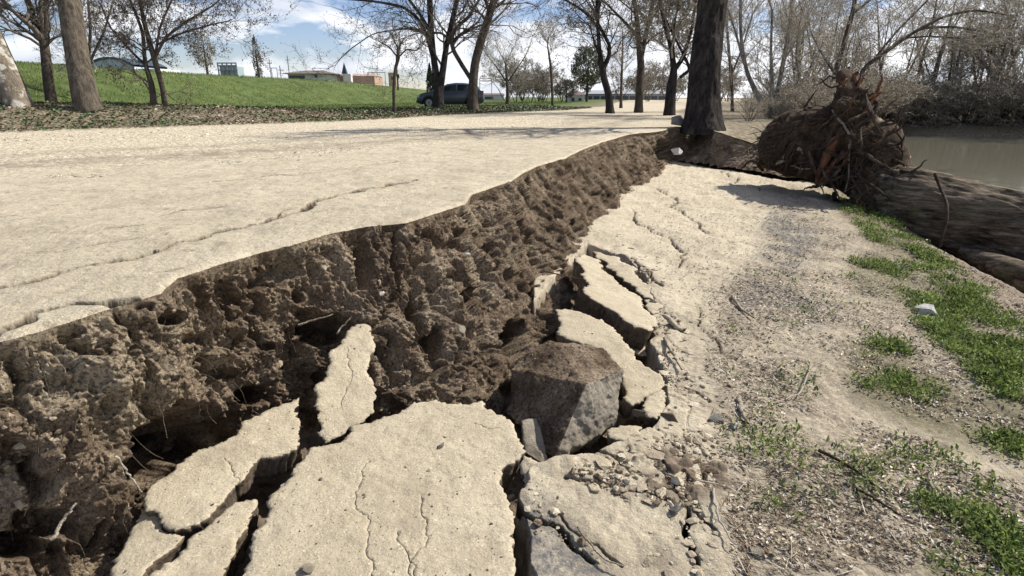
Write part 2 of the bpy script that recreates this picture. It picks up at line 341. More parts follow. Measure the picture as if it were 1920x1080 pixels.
def build_slump():
    nc, nr = 1000, 760
    az = np.interp(np.linspace(0, 1, nc), [0, .06, .97, 1], [rad(-60), rad(-44), rad(46), rad(62)])
    r0 = 0.95; R1 = base_r(az) + np.where(az < Ea[-9], np.clip((edge_r(az) - base_r(az)) * .6, 0.25, 3.0), 0.03)
    th = np.linspace(0, 1, nr)[:, None]; R = 1 / ((1 - th) / r0 + th / R1[None, :]); A = np.broadcast_to(az[None, :], R.shape)
    X, Y = R * np.sin(A), R * np.cos(A)
    Z = slump(X, Y)
    PX, PY = proj(X, Y, Z)
    dz = crackfield(X, Y, CR_SL, -0.78)
    litter = pxmask(PX, PY, LIT, 60); litter = np.clip(litter + 0.6 * fbm(X, Y, 0, 2.2, 3, 41) * (litter > 0.02), 0, 1); bs_ = X - np.interp(Y, *CRX); bankm = sstep(-0.5, 0.1, bs_ + .3 * fbm(X, Y, 0, 3, 3, 46)); litter = np.maximum(litter, bankm * .7)
    dark = pxmask(PX, PY, DARK, 30) * sstep(-0.4, 0.2, fbm(X, Y, 0, 5, 3, 43)); weed = pxmask(PX, PY, WEED, 20)
    torn = pxmask(PX, PY, TORN, 30) * sstep(-.02, .12, fbm(X, Y, 0, 7, 5, 57)); d = psd(X, Y, TRW); torn = np.maximum(torn, sstep(-0.02, 0.05, d))
    w1, w2, wc = worley(X, Y, 0 * X, 14, 3)
    Z = Z + dz + torn * (0.05 * (1 - w1) * wc + 0.04 * fbm(X, Y, 0, 9, 4, 47)) + litter * 0.012 * fbm(X, Y, 0, 16, 3, 49)
    # flaked plates: shallow scabby steps of crust
    w1, w2, wc = worley(X + .1 * fbm(X, Y, 0, 3, 2, 51), Y, 0 * X, 4.2, 9); flake = (1 - litter) * (1 - torn) * sstep(0.55, 0.62, wc) * sstep(0.0, 0.06, w2 - w1)
    reg = sstep(1150, 1220, PX) * sstep(470, 560, PY); Z = Z + 0.010 * flake * reg
    me = gridmesh('slumped_ground', X, Y, Z, {'litter': litter, 'dark': dark, 'torn': np.maximum(torn, bankm * .8), 'weed': weed, 'crack': np.clip(-dz / .02, 0, 1)})
    m = Mat('slumped_ground', 0.95, 0.15); m.geo(); c = crust_color(m)
    c = m.mix(m.ramp(m.noise(2.6, 6, .78, m.scale((1, .6, 1))), [(.48, 0), (.62, .6)]), c, (.35, .295, .215)); c = m.mix(m.ramp(m.noise(9, 5, .8, m.scale((1, .6, 1))), [(.53, 0), (.66, .7)]), c, (.25, .20, .145))
    lit = m.ramp(m.noise(26, 5, 0.75), [(0.34, (0.13, 0.105, 0.075)), (0.47, (0.31, 0.255, 0.185)), (0.62, (0.54, 0.46, 0.34))])
    lit = m.mix(m.ramp(m.noise(70, 3, 0.8), [(0.40, 0.9), (0.52, 0.0)]), lit, (0.10, 0.085, 0.065))
    tan = m.ramp(m.noise(2.2, 3, 0.5), [(0.45, 0.0), (0.65, 0.8)]); f = m.math('MULTIPLY', m.attr('litter'), m.math('SUBTRACT', 1.0, m.math('MULTIPLY', tan, 0.6)))
    c = m.mix(f, c, lit)
    c = m.mix(m.math('MULTIPLY', m.attr('dark'), m.ramp(m.noise(30, 4, 0.8), [(0.35, 0.15), (0.6, 1.0)])), c, (0.15, 0.145, 0.14))
    so = m.ramp(m.noise(12, 5, 0.7), [(0.3, (0.11, 0.08, 0.055)), (0.7, (0.27, 0.21, 0.15))]); c = m.mix(m.attr('torn'), c, so); c = m.mix(m.attr('crack'), c, (0.05, 0.038, 0.027))
    c = m.mix(m.math('MULTIPLY', m.attr('weed'), 0.6), c, (0.13, 0.12, 0.06))
    b = m.bump(m.noise(70, 5, 0.8), 0.010, 1.0); m.bump(m.noise(15, 4, 0.6), 0.02, 0.5, b); m.col(c)
    tag(link('slumped_ground', me, m.m), 'cracked pale crust of the sunken path with leaf litter towards the river', None, None, 'structure')
build_slump()
# ---------------------------------------------------------------- upper ground: path, verge, levee, far flats, river bed
def build_upper():
    nc, nr = 900, 620
    az = np.interp(np.linspace(0, 1, nc), [0, .08, .95, 1], [rad(-62), rad(-44), rad(44), rad(62)])
    er = edge_r(az); jag = 0.018 * fbm(az * er, er * 0, 0, 9, 4, 61) + 0.03 * fbm(az * er, er * 0, 0, 2.2, 2, 62); er = er + jag
    t = np.linspace(0, 1, nr)[:, None]
    # radial density: a/r^2 + b/r
    R = np.empty((nr, nc)); tt = t[:, 0]
    for j in range(nc):
        rr = np.geomspace(er[j], 1500, 800); w = 1.0 / rr + 0.06 * np.log(rr / er[j] + 1) * -1; c_ = (1 / er[j] - 1 / rr) + 0.05 * np.log(rr / er[j]); c_ /= c_[-1]
        R[:, j] = np.interp(tt, c_, rr)
    A = np.broadcast_to(az[None, :], R.shape); X, Y = R * np.sin(A), R * np.cos(A); Z = upper(X, Y)
    D, c, cz = upper_parts(X, Y)
    dist = R - er[None, :]
    dz = crackfield(X, Y, CR_ROAD, 0.0); near = (R < 14); Z = np.where(near, Z + dz, Z)
    crack = np.clip(-dz / .025, 0, 1) * near; Z = Z - 0.02 * np.exp(-dist / 0.03) * (R < 15)
    PX, PY = proj(X, Y, Z)
    grass = sstep(0.3, -1.2, c - 15.5) * sstep(3.2, 4.0, D); grass = np.maximum(grass, sstep(5.0, 7.5, D)); grass = np.maximum(grass, sstep(-1, 4, D) * (Y > 45))
    litter = sstep(-0.25, 0.25, D)
    rr_ = X - np.interp(Y, [0, 13, 20, 35, 60, 200], [3.0, 4.6, 6.4, 9.5, 20, 80]); rr_ = rr_ + .5 * fbm(X, Y, 0, .7, 3, 66)
    bank = sstep(-0.2, 0.6, rr_) * (D < 0)
    rough = sstep(0.0, 2.5, np.abs(D + 4.5) * -1 + 6.5) * (Y < 30)
    ruts = np.exp(-((D + 8.6 + .3 * vn(X * .3, Y * .3, 0, 5)) / .5) ** 2) + .7 * np.exp(-((D + 7.3) / .4) ** 2)
    Z = Z + (0.012 * fbm(X, Y, 0, 7, 3, 68)) * (litter + bank) + 0.010 * rough * fbm(X, Y, 0, 18, 3, 67) + (D < 0) * (.009 * fbm(X, Y, 0, 4.5, 3, 69) + .005 * fbm(X, Y, 0, 15, 3, 70)) * sstep(0, .3, dist)
    me = gridmesh('ground', X, Y, Z, {'grass': grass, 'litter': np.maximum(litter, bank), 'gravel': rough, 'rut': ruts, 'crack': crack})
    m = Mat('path_and_fields', 0.95, 0.15); m.geo(); cc_ = crust_color(m)
    gr = m.ramp(m.noise(17, 4, 0.85), [(0.42, (0.23, 0.18, 0.12)), (0.49, (0.54, 0.465, 0.33)), (0.57, (0.78, 0.70, 0.53))]); cc_ = m.mix(m.math('MULTIPLY', m.attr('gravel'), 0.9), cc_, gr)
    cc_ = m.mix(m.ramp(m.noise(2.2, 6, .75), [(.5, 0), (.62, .55)]), cc_, (.36, .305, .225)); cc_ = m.mix(m.ramp(m.noise(8, 5, .8), [(.55, 0), (.66, .75)]), cc_, (.25, .20, .145))
    cc_ = m.mix(m.math('MULTIPLY', m.attr('rut'), m.ramp(m.noise(3, 4, .6), [(.35, .2), (.6, .9)])), cc_, (0.27, 0.225, 0.165))
    lt = m.ramp(m.noise(7, 5, 0.8), [(0.33, (0.08, 0.065, 0.04)), (0.5, (0.20, 0.165, 0.11)), (0.66, (0.38, 0.32, 0.23))])
    c = m.mix(m.attr('litter'), cc_, lt)
    g = m.ramp(m.noise(1.1, 6, 0.75), [(0.3, (0.04, 0.06, 0.016)), (0.5, (0.08, 0.112, 0.03)), (0.7, (0.14, 0.165, 0.058))])
    g = m.mix(m.ramp(m.noise(0.35, 3, 0.6, m.scale((1, .35, 1))), [(0.45, 0), (0.7, 0.5)]), g, (0.14, 0.165, 0.05))
    c = m.mix(m.attr('grass'), c, g); c = m.mix(m.attr('crack'), c, (0.06, 0.045, 0.032))
    b = m.bump(m.noise(60, 5, 0.8), 0.012, 1.0); m.bump(m.noise(6, 5, 0.8), 0.05, 0.45, b); m.col(c)
    tag(link('ground', me, m.m), 'pale dusty riverside path with its verge, green embankment and far flats', None, None, 'structure')
build_upper()
# ---------------------------------------------------------------- torn face (scarp)
PITS = [(380, 830, 100, 45, .22), (90, 980, 60, 30, .12), (480, 740, 40, 20, .10), (820, 650, 14, 40, .12), (675, 505, 16, 40, .12), (785, 600, 18, 50, .14), (880, 555, 16, 14, .10), (612, 618, 48, 28, .20), (330, 800, 60, 45, .25), (270, 850, 50, 60, .18), (40, 1025, 60, 25, .16), (130, 620, 26, 16, .07), (270, 577, 20, 12, .08), (310, 600, 26, 14, .09),
        (1110, 500, 30, 50, .12), (860, 435, 14, 10, .07), (960, 640, 26, 36, .18), (775, 450, 9, 16, .08), (720, 430, 26, 10, .05), (580, 590, 20, 12, .08), (1245, 280, 14, 22, .25), (1140, 425, 25, 20, .10), (500, 650, 20, 8, .05), (860, 660, 7, 25, .06), (260, 690, 6, 20, .05), (560, 555, 14, 14, .07), (905, 470, 12, 9, .05), (200, 1000, 12, 30, .08), (420, 700, 26, 10, .05), (1000, 450, 18, 10, .05), (950, 520, 16, 12, .05)]
BULG = [(230, 720, 120, 60, .10), (450, 620, 70, 60, .10), (520, 560, 60, 40, .06), (740, 680, 50, 90, .12), (850, 600, 60, 100, .08), (930, 430, 40, 70, .06), (100, 850, 100, 70, .08), (420, 760, 60, 40, .08), (1180, 300, 30, 40, .05), (700, 520, 50, 40, .06)]
def build_scarp():
    ncol, nrow = 1500, 300
    pxs = np.linspace(-900, 1640, ncol)
    e = np.array(E, float); ee = np.stack([pxs, np.interp(pxs, e[:, 0], e[:, 1]), np.interp(pxs, e[:, 0], e[:, 2])], 1); p = PZ(ee[:, 0], ee[:, 1], ee[:, 2]); az = np.arctan2(p[:, 0], p[:, 1])
    az = np.sort(az)
    er = edge_r(az); jag = 0.018 * fbm(az * er, er * 0, 0, 9, 4, 61) + 0.03 * fbm(az * er, er * 0, 0, 2.2, 2, 62); er = er + jag; br = base_r(az) - 0.03
    sx, sy = er * np.sin(az), er * np.cos(az); zt = upper(sx, sy) - 0.02
    bx, by = br * np.sin(az), br * np.cos(az); zb = np.minimum(np.interp(az, Ba, Bz), zt - .005) - 0.10
    t = np.linspace(0, 1, nrow)[:, None]
    g = np.where(t < .05, -t * 0.35, -0.0175 + (t - .05) / .95 * 1.0175); f = 1 - (1 - t) ** 1.25
    R = er + (br - er) * np.clip(g, -0.03, 1); Z = zt + (zb - zt) * f; A = np.broadcast_to(az, R.shape); X, Y = R * np.sin(A), R * np.cos(A)
    Z = np.broadcast_to(Z, R.shape).copy(); X = X.copy(); Y = Y.copy()
    # outward normal from the tangents
    P = np.stack([X, Y, Z], -1); du = np.gradient(P, axis=1); dv = np.gradient(P, axis=0); N = np.cross(du, dv); N /= np.linalg.norm(N, axis=-1, keepdims=True) + 1e-9
    N *= np.where((N[..., 2:3] < 0), -1, 1)
    base = np.array([.80, -.42, .42]); base /= np.linalg.norm(base); N = 0.5 * N + base; N /= np.linalg.norm(N, axis=-1, keepdims=True)
    fade = sstep(0, .06, t) * np.ones_like(X); hgt = np.clip((zt - zb) / .7, 0.1, 1.3)
    PX, PY = proj(X, Y, Z)
    fib = sstep(700, 1000, PX + (600 - PY) * .5)              # streaky, fibrous towards the right
    u = 0.55 * X + 0.9 * Y
    d = 0.095 * fbm(X, Y, Z, 2.2, 4, 71) + 0.030 * fbm(X, Y, Z, 11, 4, 75)
    w1, w2, wc = worley(X, Y, Z, 7, 13); d += 0.055 * (0.45 - w1) * (wc > .6)
    w1, w2, wc = worley(X, Y, Z, 19, 15); d += 0.024 * (0.5 - w1) * (wc > .3)
    w1, w2, wc = worley(X, Y, Z, 42, 17); d += 0.016 * (0.5 - w1) + .010 * fbm(X, Y, Z, 55, 2, 18)
    d = d * (1 - .35 * fib) + fib * (0.045 * fbm(u * 7, u * 0, Z * .8, 1, 3, 81) + 0.026 * fbm(u * 24, u * 0, Z * 2.2, 1, 3, 83) + .02 * fbm(X, Y, Z, 24, 3, 84))
    q1, q2 = X + .12 * fbm(X, Y, Z, 3, 2, 101), Z + .35 * fbm(X, Y, Z, 2, 2, 102); us = .45 * q1 + .9 * Y; d += (0.045 - .028 * fib) * fbm(us * 10, 0 * us, q2 * 2.6, 1, 4, 93) + .018 * fbm(us * 36, 0 * us, q2 * 9, 1, 3, 94); d -= (0.07 - .04 * fib) * sstep(0.30, 0.5, fbm(us * 7, 0 * us + 3, q2 * 3.5, 1, 4, 90)); d -= .06 * (1 - sstep(0, .13, np.abs(fbm(X, Y, Z * .7, 3.2, 3, 97)))) 
    for (cx, cy, rx_, ry_, dep) in PITS:
        q = ((PX - cx) / rx_) ** 2 + ((PY - cy) / ry_) ** 2 + 0.5 * fbm(X, Y, Z, 14, 2, 95); d -= 1.5 * dep * (1 - sstep(0.3, 1.2, q))
    for (cx, cy, rx_, ry_, dep) in BULG:
        q = ((PX - cx) / rx_) ** 2 + ((PY - cy) / ry_) ** 2; d += dep * .8 * np.exp(-q * 1.2)
    d = d * fade * hgt
    X += N[..., 0] * d; Y += N[..., 1] * d; Z += N[..., 2] * d
    Z -= 0.05 * np.exp(-((t - .09) / .03) ** 2) * 0
    dry = sstep(0.05, 0.5, fbm(X, Y, Z, 2.1, 4, 98) + 0.25 - 0.55 * t - 0.12 * fib + .28 * sstep(700, 100, PX) - .2) * 0.85
    global SC; SC = (X, Y, Z, N, PX)
    me = gridmesh('torn_bank', X, Y, Z, {'dry': dry})
    tag(link('torn_bank', me, M['soil']), 'torn brown soil face dropping from the path edge to the sunken slabs', None, None, 'structure')
build_scarp()
# ---------------------------------------------------------------- water
def build_water():
    V = [(-60, -60, -2.25), (600, -60, -2.25), (600, 160, -2.25), (3, 60, -2.25), (3, 4, -2.25), (-60, 4, -2.25)]
    V = [(2.5, -40, -2.25), (600, -40, -2.25), (600, 160, -2.25), (2.5, 160, -2.25)]
    me = bpy.data.meshes.new('river_water'); me.from_pydata(V, [], [tuple(range(len(V)))]); me.update()
    m = Mat('river_water', 0.07, 0.6); m.geo(); m.b.inputs['IOR'].default_value = 1.33
    h = m.noise(1.6, 4, 0.6, m.scale((1, 1, 1))); m.bump(h, 0.05, 0.32)
    m.col((0.16, 0.15, 0.11))
    tag(link('river_water', me, m.m), 'calm brown green river reflecting the far bank', None, None, 'structure')
build_water()
# ---------------------------------------------------------------- broken slabs
def plane_z(px, py, ctrl):
    """z on the plane through three (px,py,z) control points, by ray intersection"""
    W_ = [np.append(PZ(a, b, c), c) for a, b, c in ctrl]; n = np.cross(W_[1] - W_[0], W_[2] - W_[0]); a, b, c = ray(px, py)
    t = (n @ (W_[0] - np.array([0, 0, CAMZ]))) / (n[0] * a + n[1] * b + n[2] * c); return np.array([a * t, b * t, CAMZ + c * t]).T, n / np.linalg.norm(n) * (1 if n[2] > 0 else -1)
def slab(label, pxy, ctrl, thick=0.10, cracks=(), seed=1, step=0.02, group='broken slabs of the sunken path', rough=1.0, name='broken_slab'):
    rng = np.random.RandomState(seed); P, n = plane_z(np.array([p[0] for p in pxy], float), np.array([p[1] for p in pxy], float), ctrl)
    o = P.mean(0); ax = np.cross([0, 1, 0], n); ax /= np.linalg.norm(ax); ay = np.cross(n, ax)
    loc = np.stack([(P - o) @ ax, (P - o) @ ay], -1)
    if np.sum(loc[:, 0] * np.roll(loc[:, 1], -1) - loc[:, 1] * np.roll(loc[:, 0], -1)) < 0: loc = loc[::-1]
    out_ = wiggle(list(loc) + [loc[0]], 5, 0.15, seed)[:-1]
    # resample outline
    seg = np.hypot(*(np.roll(out_, -1, 0) - out_).T); Lt = seg.sum(); m = max(12, int(Lt / step)); cs = np.concatenate([[0], np.cumsum(seg)]); oo = np.vstack([out_, out_[:1]])
    q = np.linspace(0, Lt, m, endpoint=False); out_ = np.stack([np.interp(q, cs, oo[:, 0]), np.interp(q, cs, oo[:, 1])], -1)
    out_ += 0.004 * rng.randn(m, 2)
    lo, hi = out_.min(0), out_.max(0); gx, gy = np.meshgrid(np.arange(lo[0], hi[0], step), np.arange(lo[1], hi[1], step)); gx = gx + rng.uniform(-.3, .3, gx.shape) * step; gy = gy + rng.uniform(-.3, .3, gy.shape) * step
    d = psd(gx, gy, out_); k = d > step * .6; gx, gy = gx[k], gy[k]
    extra = []; W2 = []
    for (cp, w) in cracks:
        cP, _ = plane_z(np.array([p[0] for p in cp], float), np.array([p[1] for p in cp], float), ctrl); cl = np.stack([(cP - o) @ ax, (cP - o) @ ay], -1); cl = wiggle(cl, 5, .17, seed + 5); w = w * .28; W2.append((cl, w))
        s_ = np.hypot(*np.diff(cl, axis=0).T); c2 = np.concatenate([[0], np.cumsum(s_)]); qq = np.arange(0, c2[-1], .005); cx = np.interp(qq, c2, cl[:, 0]); cy = np.interp(qq, c2, cl[:, 1]); tx = np.gradient(cx); ty = np.gradient(cy); tl = np.hypot(tx, ty) + 1e-9
        for off in (-w * 1.1, 0, w * 1.1): extra.append(np.stack([cx - ty / tl * off, cy + tx / tl * off], -1))
        dd, _ = seg_dist(gx, gy, cl); k = dd > w * 2.2; gx, gy = gx[k], gy[k]
    pts = np.stack([gx, gy], -1)
    if extra:
        ex = np.vstack(extra); ex = ex[psd(ex[:, 0], ex[:, 1], out_) > .006]; pts = np.vstack([pts, ex])
    allp = [Vector(map(float, v)) for v in np.vstack([out_, pts])]
    vs, es, fs, ov, oe, of = delaunay_2d_cdt(allp, [], [list(range(m))], 1, 1e-5)
    v2 = np.array([[v.x, v.y] for v in vs]); w3 = o + v2[:, :1] * ax + v2[:, 1:] * ay
    de, _ = seg_dist(v2[:, 0], v2[:, 1], out_, True)
    h = 0.008 * rough * fbm(w3[:, 0], w3[:, 1], w3[:, 2], 5, 4, seed) + 0.0035 * rough * fbm(w3[:, 0], w3[:, 1], w3[:, 2], 30, 3, seed) - 0.005 * np.exp(-de / .008)
    for cl, w in W2: dd, _ = seg_dist(v2[:, 0], v2[:, 1], cl); h = h - 0.010 * (1 - sstep(0.2, 1.0, dd / w))
    w3 = w3 + n * h[:, None]
    ftri = [f for f in fs if len(f) == 3]
    bm = bmesh.new(); bv = [bm.verts.new(v) for v in w3]
    for f in ftri:
        try:
            fc = bm.faces.new([bv[i] for i in f]); fc.smooth = True
            if fc.calc_area() < 1e-10: pass
        except ValueError: pass
    bm.normal_update()
    s_ = sum(f.normal.dot(Vector(n)) for f in bm.faces)
    if s_ < 0: bmesh.ops.reverse_faces(bm, faces=bm.faces)
    be = [e for e in bm.edges if len(e.link_faces) == 1]
    ring = be; nr = max(3, int(thick / 0.018)); cen = Vector(o)
    for k in range(nr):
        r = bmesh.ops.extrude_edge_only(bm, edges=ring); nv = [g for g in r['geom'] if isinstance(g, bmesh.types.BMVert)]; ring = [g for g in r['geom'] if isinstance(g, bmesh.types.BMEdge)]
        co = np.array([v.co for v in nv]); f1 = fbm(co[:, 0], co[:, 1], co[:, 2] + k * .1, 14, 3, seed + 40)
        for v, a in zip(nv, f1):
            rd = v.co - cen; rd -= Vector(n) * rd.dot(Vector(n)); rd.normalize()
            v.co = v.co - Vector(n) * (thick / nr) * (1 + .3 * a) + rd * (0.018 * a * (1 if k else .3) - 0.006)
        for g in r['geom']:
            if isinstance(g, bmesh.types.BMFace): g.material_index = 1; g.smooth = True
    for f in bm.faces:
        if abs(f.normal.dot(Vector(n))) < .75 and f.material_index == 0 and False: f.material_index = 1
    bm.normal_update(); sf = [f for f in bm.faces if len(f.verts) == 4]
    for f in sf: f.material_index = 1; f.smooth = True
    bmesh.ops.holes_fill(bm, edges=ring, sides=0)
    for f in bm.faces:
        if len(f.verts) > 4: f.material_index = 1
    bmesh.ops.recalc_face_normals(bm, faces=bm.faces)
    me = bpy.data.meshes.new(name); bm.to_mesh(me); bm.free()
    co = np.array([v.co for v in me.vertices]); l2 = np.stack([(co - o) @ ax, (co - o) @ ay], -1); hz = (co - o) @ n; cm = np.zeros(len(co))
    for cl, w in W2: dd, _ = seg_dist(l2[:, 0], l2[:, 1], cl); cm = np.maximum(cm, (1 - sstep(0.3, 1.1, dd / w)) * .8)
    me.attributes.new('crack', 'FLOAT', 'POINT').data.foreach_set('value', cm.astype(np.float32))
    return tag(link(name, me, [M['crust'], M['side']]), label, 'slab', group)
F0 = [(300, 1000, -.74), (1000, 1000, -.745), (700, 760, -.72)]
slab('largest pale slab in the foreground centre with a small stone lying on it', [(400, 1250), (455, 1080), (470, 1010), (503, 962), (512, 922), (550, 880), (580, 838), (640, 827), (657, 797), (700, 786), (742, 775), (775, 753), (820, 748), (868, 757), (905, 750), (930, 775), (955, 786), (968, 812), (980, 830), (978, 852), (950, 870), (938, 900), (955, 940), (965, 985), (968, 1060), (985, 1250)],
     F0, 0.16, [([(700, 860), (675, 960), (690, 1010), (700, 1060), (690, 1200)], .0035), ([(790, 930), (800, 975), (780, 1040), (770, 1110)], .005), ([(890, 795), (935, 803)], .004), ([(745, 1000), (765, 1040), (775, 1090)], .006)], 3, 0.012)
slab('narrow pale slab leaning up the torn bank above the large foreground slab', [(682, 604), (697, 616), (702, 655), (690, 680), (686, 695), (697, 712), (706, 745), (703, 772), (672, 796), (640, 815), (608, 831), (598, 790), (590, 757), (590, 722), (612, 702), (614, 662), (640, 640), (655, 615)],
     [(600, 830, -.74), (705, 775, -.72), (680, 604, -.47)], 0.11, [([(640, 760), (660, 700), (650, 650)], .0035)], 5, 0.011)
slab('pale slab lying left of the black gap and below the torn bank', [(560, 746), (564, 790), (555, 838), (520, 852), (488, 857), (466, 885), (430, 920), (405, 950), (370, 983), (332, 993), (306, 984), (297, 962), (270, 943), (275, 918), (330, 872), (400, 835), (440, 815), (470, 782), (520, 760)],
     [(300, 960, -.76), (560, 830, -.74), (520, 760, -.70)], 0.11, [([(420, 860), (450, 900), (440, 915)], .003)], 7, 0.011)
slab('pale corner slab at the lower left below the curved hairline crack', [(262, 953), (290, 958), (300, 990), (332, 1001), (345, 1003), (300, 1040), (262, 1085), (240, 1140), (150, 1200), (205, 1078), (225, 1040), (240, 1005), (250, 985)],
     [(300, 990, -.79), (205, 1078, -.80), (345, 1003, -.78)], 0.11, (), 9, 0.011)
slab('long pale slab strip between two black gaps at the bottom left', [(478, 936), (482, 950), (462, 990), (432, 1050), (412, 1085), (380, 1180), (200, 1250), (262, 1090), (305, 1058), (352, 1012), (402, 972), (432, 945)],
     [(460, 950, -.79), (300, 1070, -.79), (430, 1050, -.80)], 0.14, (), 11, 0.011)
slab('bright tilted slab behind the dark upturned block', [(1040, 580), (1062, 578), (1100, 588), (1150, 612), (1170, 640), (1192, 672), (1240, 700), (1246, 720), (1208, 746), (1185, 760), (1168, 745), (1160, 700), (1128, 655), (1082, 640), (1045, 626)],
     [(1045, 600, -.62), (1240, 710, -.73), (1180, 755, -.74)], 0.10, (), 13, 0.013)
slab('bright slab with raised broken rim beside the torn bank', [(1095, 476), (1125, 486), (1160, 528), (1205, 560), (1222, 590), (1217, 620), (1190, 612), (1160, 590), (1122, 566), (1094, 540), (1088, 512)],
     [(1100, 490, -.62), (1220, 600, -.68), (1210, 560, -.70)], 0.17, (), 15, 0.014)
slab('low tan slab cracked off between the bright rim slab and the main crust', [(1112, 470), (1160, 480), (1195, 505), (1222, 540), (1228, 562), (1205, 556), (1168, 526), (1135, 490)],
     [(1112, 470, -.69), (1195, 505, -.71), (1220, 560, -.73)], 0.08, (), 17, 0.014)
slab('pale tongue shaped slab right of the large foreground slab', [(985, 852), (1010, 868), (1040, 905), (1058, 945), (1038, 950), (1010, 925), (985, 905), (975, 880)],
     [(985, 852, -.74), (1058, 945, -.76), (975, 900, -.77)], 0.07, (), 19, 0.012)
slab('small pale plate lying in the black gap under the bright tilted slab', [(1165, 632), (1195, 620), (1218, 640), (1215, 668), (1190, 662)], [(1165, 632, -.82), (1218, 640, -.82), (1190, 662, -.84)], 0.05, (), 21, 0.014, 'small broken plates among the rubble')
slab('white edged flat plate right of the dark upturned block', [(1138, 805), (1160, 798), (1205, 800), (1200, 815), (1170, 828), (1142, 820)], [(1138, 805, -.72), (1205, 800, -.72), (1170, 828, -.73)], 0.05, (), 23, 0.012, 'small broken plates among the rubble')
slab('sliver of plate propped up beside the rim slab over the litter', [(1240, 592), (1252, 590), (1285, 614), (1278, 620), (1255, 606)], [(1240, 592, -.70), (1285, 614, -.72), (1278, 620, -.74)], 0.035, (), 25, 0.014, 'small broken plates among the rubble')
slab('greyish flat plate just below the crust left of the dark litter line', [(1208, 562), (1240, 558), (1246, 576), (1222, 588)], [(1208, 562, -.74), (1240, 558, -.74), (1222, 588, -.75)], 0.05, (), 27, 0.014, 'small broken plates among the rubble')
slab('rounded pale plate at the right foot of the bright tilted slab', [(1205, 762), (1216, 740), (1240, 728), (1252, 742), (1250, 768), (1232, 784), (1212, 780)], [(1205, 762, -.73), (1252, 742, -.73), (1232, 784, -.74)], 0.07, (), 29, 0.012, 'small broken plates among the rubble')
# upturned block
def rock_mesh(name, pts, cuts=4, amp=.01, seed=1, sc=12, fc=None, smooth=False):
    bm = bmesh.new(); [bm.verts.new(p) for p in pts]; r = bmesh.ops.convex_hull(bm, input=bm.verts)
    junk = list({g for g in list(r['geom_interior']) + list(r['geom_unused']) if isinstance(g, bmesh.types.BMVert)})
    if junk: bmesh.ops.delete(bm, geom=junk, context='VERTS')
    bm.normal_update()
    if fc:
        for f in bm.faces: f.material_index = fc(f)
    bmesh.ops.triangulate(bm, faces=bm.faces)
    for k in range(cuts): bmesh.ops.subdivide_edges(bm, edges=bm.edges, cuts=1, use_grid_fill=True)
    bmesh.ops.triangulate(bm, faces=bm.faces)
    bm.normal_update(); co = np.array([v.co for v in bm.verts]); cen = co.mean(0); nn = np.array([v.normal for v in bm.verts])
    h = amp * fbm(co[:, 0], co[:, 1], co[:, 2], sc, 4, seed) * 2 + amp * .5 * fbm(co[:, 0], co[:, 1], co[:, 2], sc * 4, 3, seed)
    for v, a, b in zip(bm.verts, nn, h): v.co += Vector(a * b)
    for f in bm.faces: f.smooth = smooth
    me = bpy.data.meshes.new(name); bm.to_mesh(me); bm.free(); return me
gm = Mat('upturned_slab_underside', 0.9, .15); gm.geo(); g_ = gm.ramp(gm.noise(18, 5, .7, gm.scale((1, 1, 3))), [(0.3, (0.21, 0.18, 0.14)), (0.7, (0.36, 0.315, 0.245))]); gm.bump(gm.noise(50, 5, .75, gm.scale((1, 2.5, 1))), .012); M['under'] = gm.col(g_); M['shadedsoil'] = simple('block_shaded_soil', (.035, .025, .018), (.13, .095, .065), 22, .97, .02, 50, .1)  # soil of the block's left face, with its shade painted into the colour
BLK = [PT(1038, 862, 2.62), PT(956, 690, 3.05), PT(1040, 640, 3.15), PT(1130, 650, 3.15), PT(1169, 692, 2.95), PT(1098, 722, 2.72), PT(1150, 798, 2.86), PT(950, 772, 2.95), PT(975, 800, 3.25), PT(1150, 780, 3.35), PT(1000, 650, 3.5), PT(1140, 700, 3.5), PT(1075, 850, 2.95)]
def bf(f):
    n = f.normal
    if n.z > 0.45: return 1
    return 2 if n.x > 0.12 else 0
tag(link('upturned_block', rock_mesh('upturned_block', BLK, 6, .015, 5, 8, bf, True), [M['shadedsoil'], M['soil'], M['under']]), 'large upturned block of path with brown top and grey side beside the pit', 'block')
SH = [PT(978, 790, 2.75), PT(1008, 782, 2.8), PT(1032, 880, 2.6), PT(985, 850, 2.65), PT(995, 850, 2.8), PT(980, 795, 2.9), PT(1020, 850, 2.75)]
tag(link('rock_shard', rock_mesh('rock_shard', SH, 4, .006, 6, 16, lambda f: 0, True), [M['under']]), 'small triangular grey shard between the large slab and the upturned block', 'rock')
# ---------------------------------------------------------------- stones
def stone_proto(seed, n=14, flat=.6):
    rng = random.Random(seed); pts = []
    for _ in range(n):
        v = Vector((rng.gauss(0, 1), rng.gauss(0, 1), rng.gauss(0, 1))).normalized(); v *= rng.uniform(.8, 1); pts.append((v.x, v.y * rng.uniform(.75, 1), v.z * flat))
    return rock_mesh('stone', pts, 2, .03, seed, 2, None, False)
def rock_mat(name, a, b): return simple(name, a, b, 14, .92, .01, 60)
M['pale'] = rock_mat('pale_rubble', (.40, .345, .25), (.60, .53, .40)); M['brownclod'] = rock_mat('brown_clod', (.12, .09, .06), (.24, .185, .125)); M['greystone'] = rock_mat('grey_stone', (.18, .17, .15), (.32, .30, .27)); M['brick'] = rock_mat('brick_bit', (.42, .16, .08), (.52, .22, .12)); M['white'] = rock_mat('white_stone', (.6, .58, .52), (.72, .70, .64)); M['grn'] = rock_mat('mossy_stone', (.45, .45, .38), (.6, .6, .52))
M['gravd'] = rock_mat('tan_gravel', (.26, .21, .15), (.40, .33, .24))
protos = {}
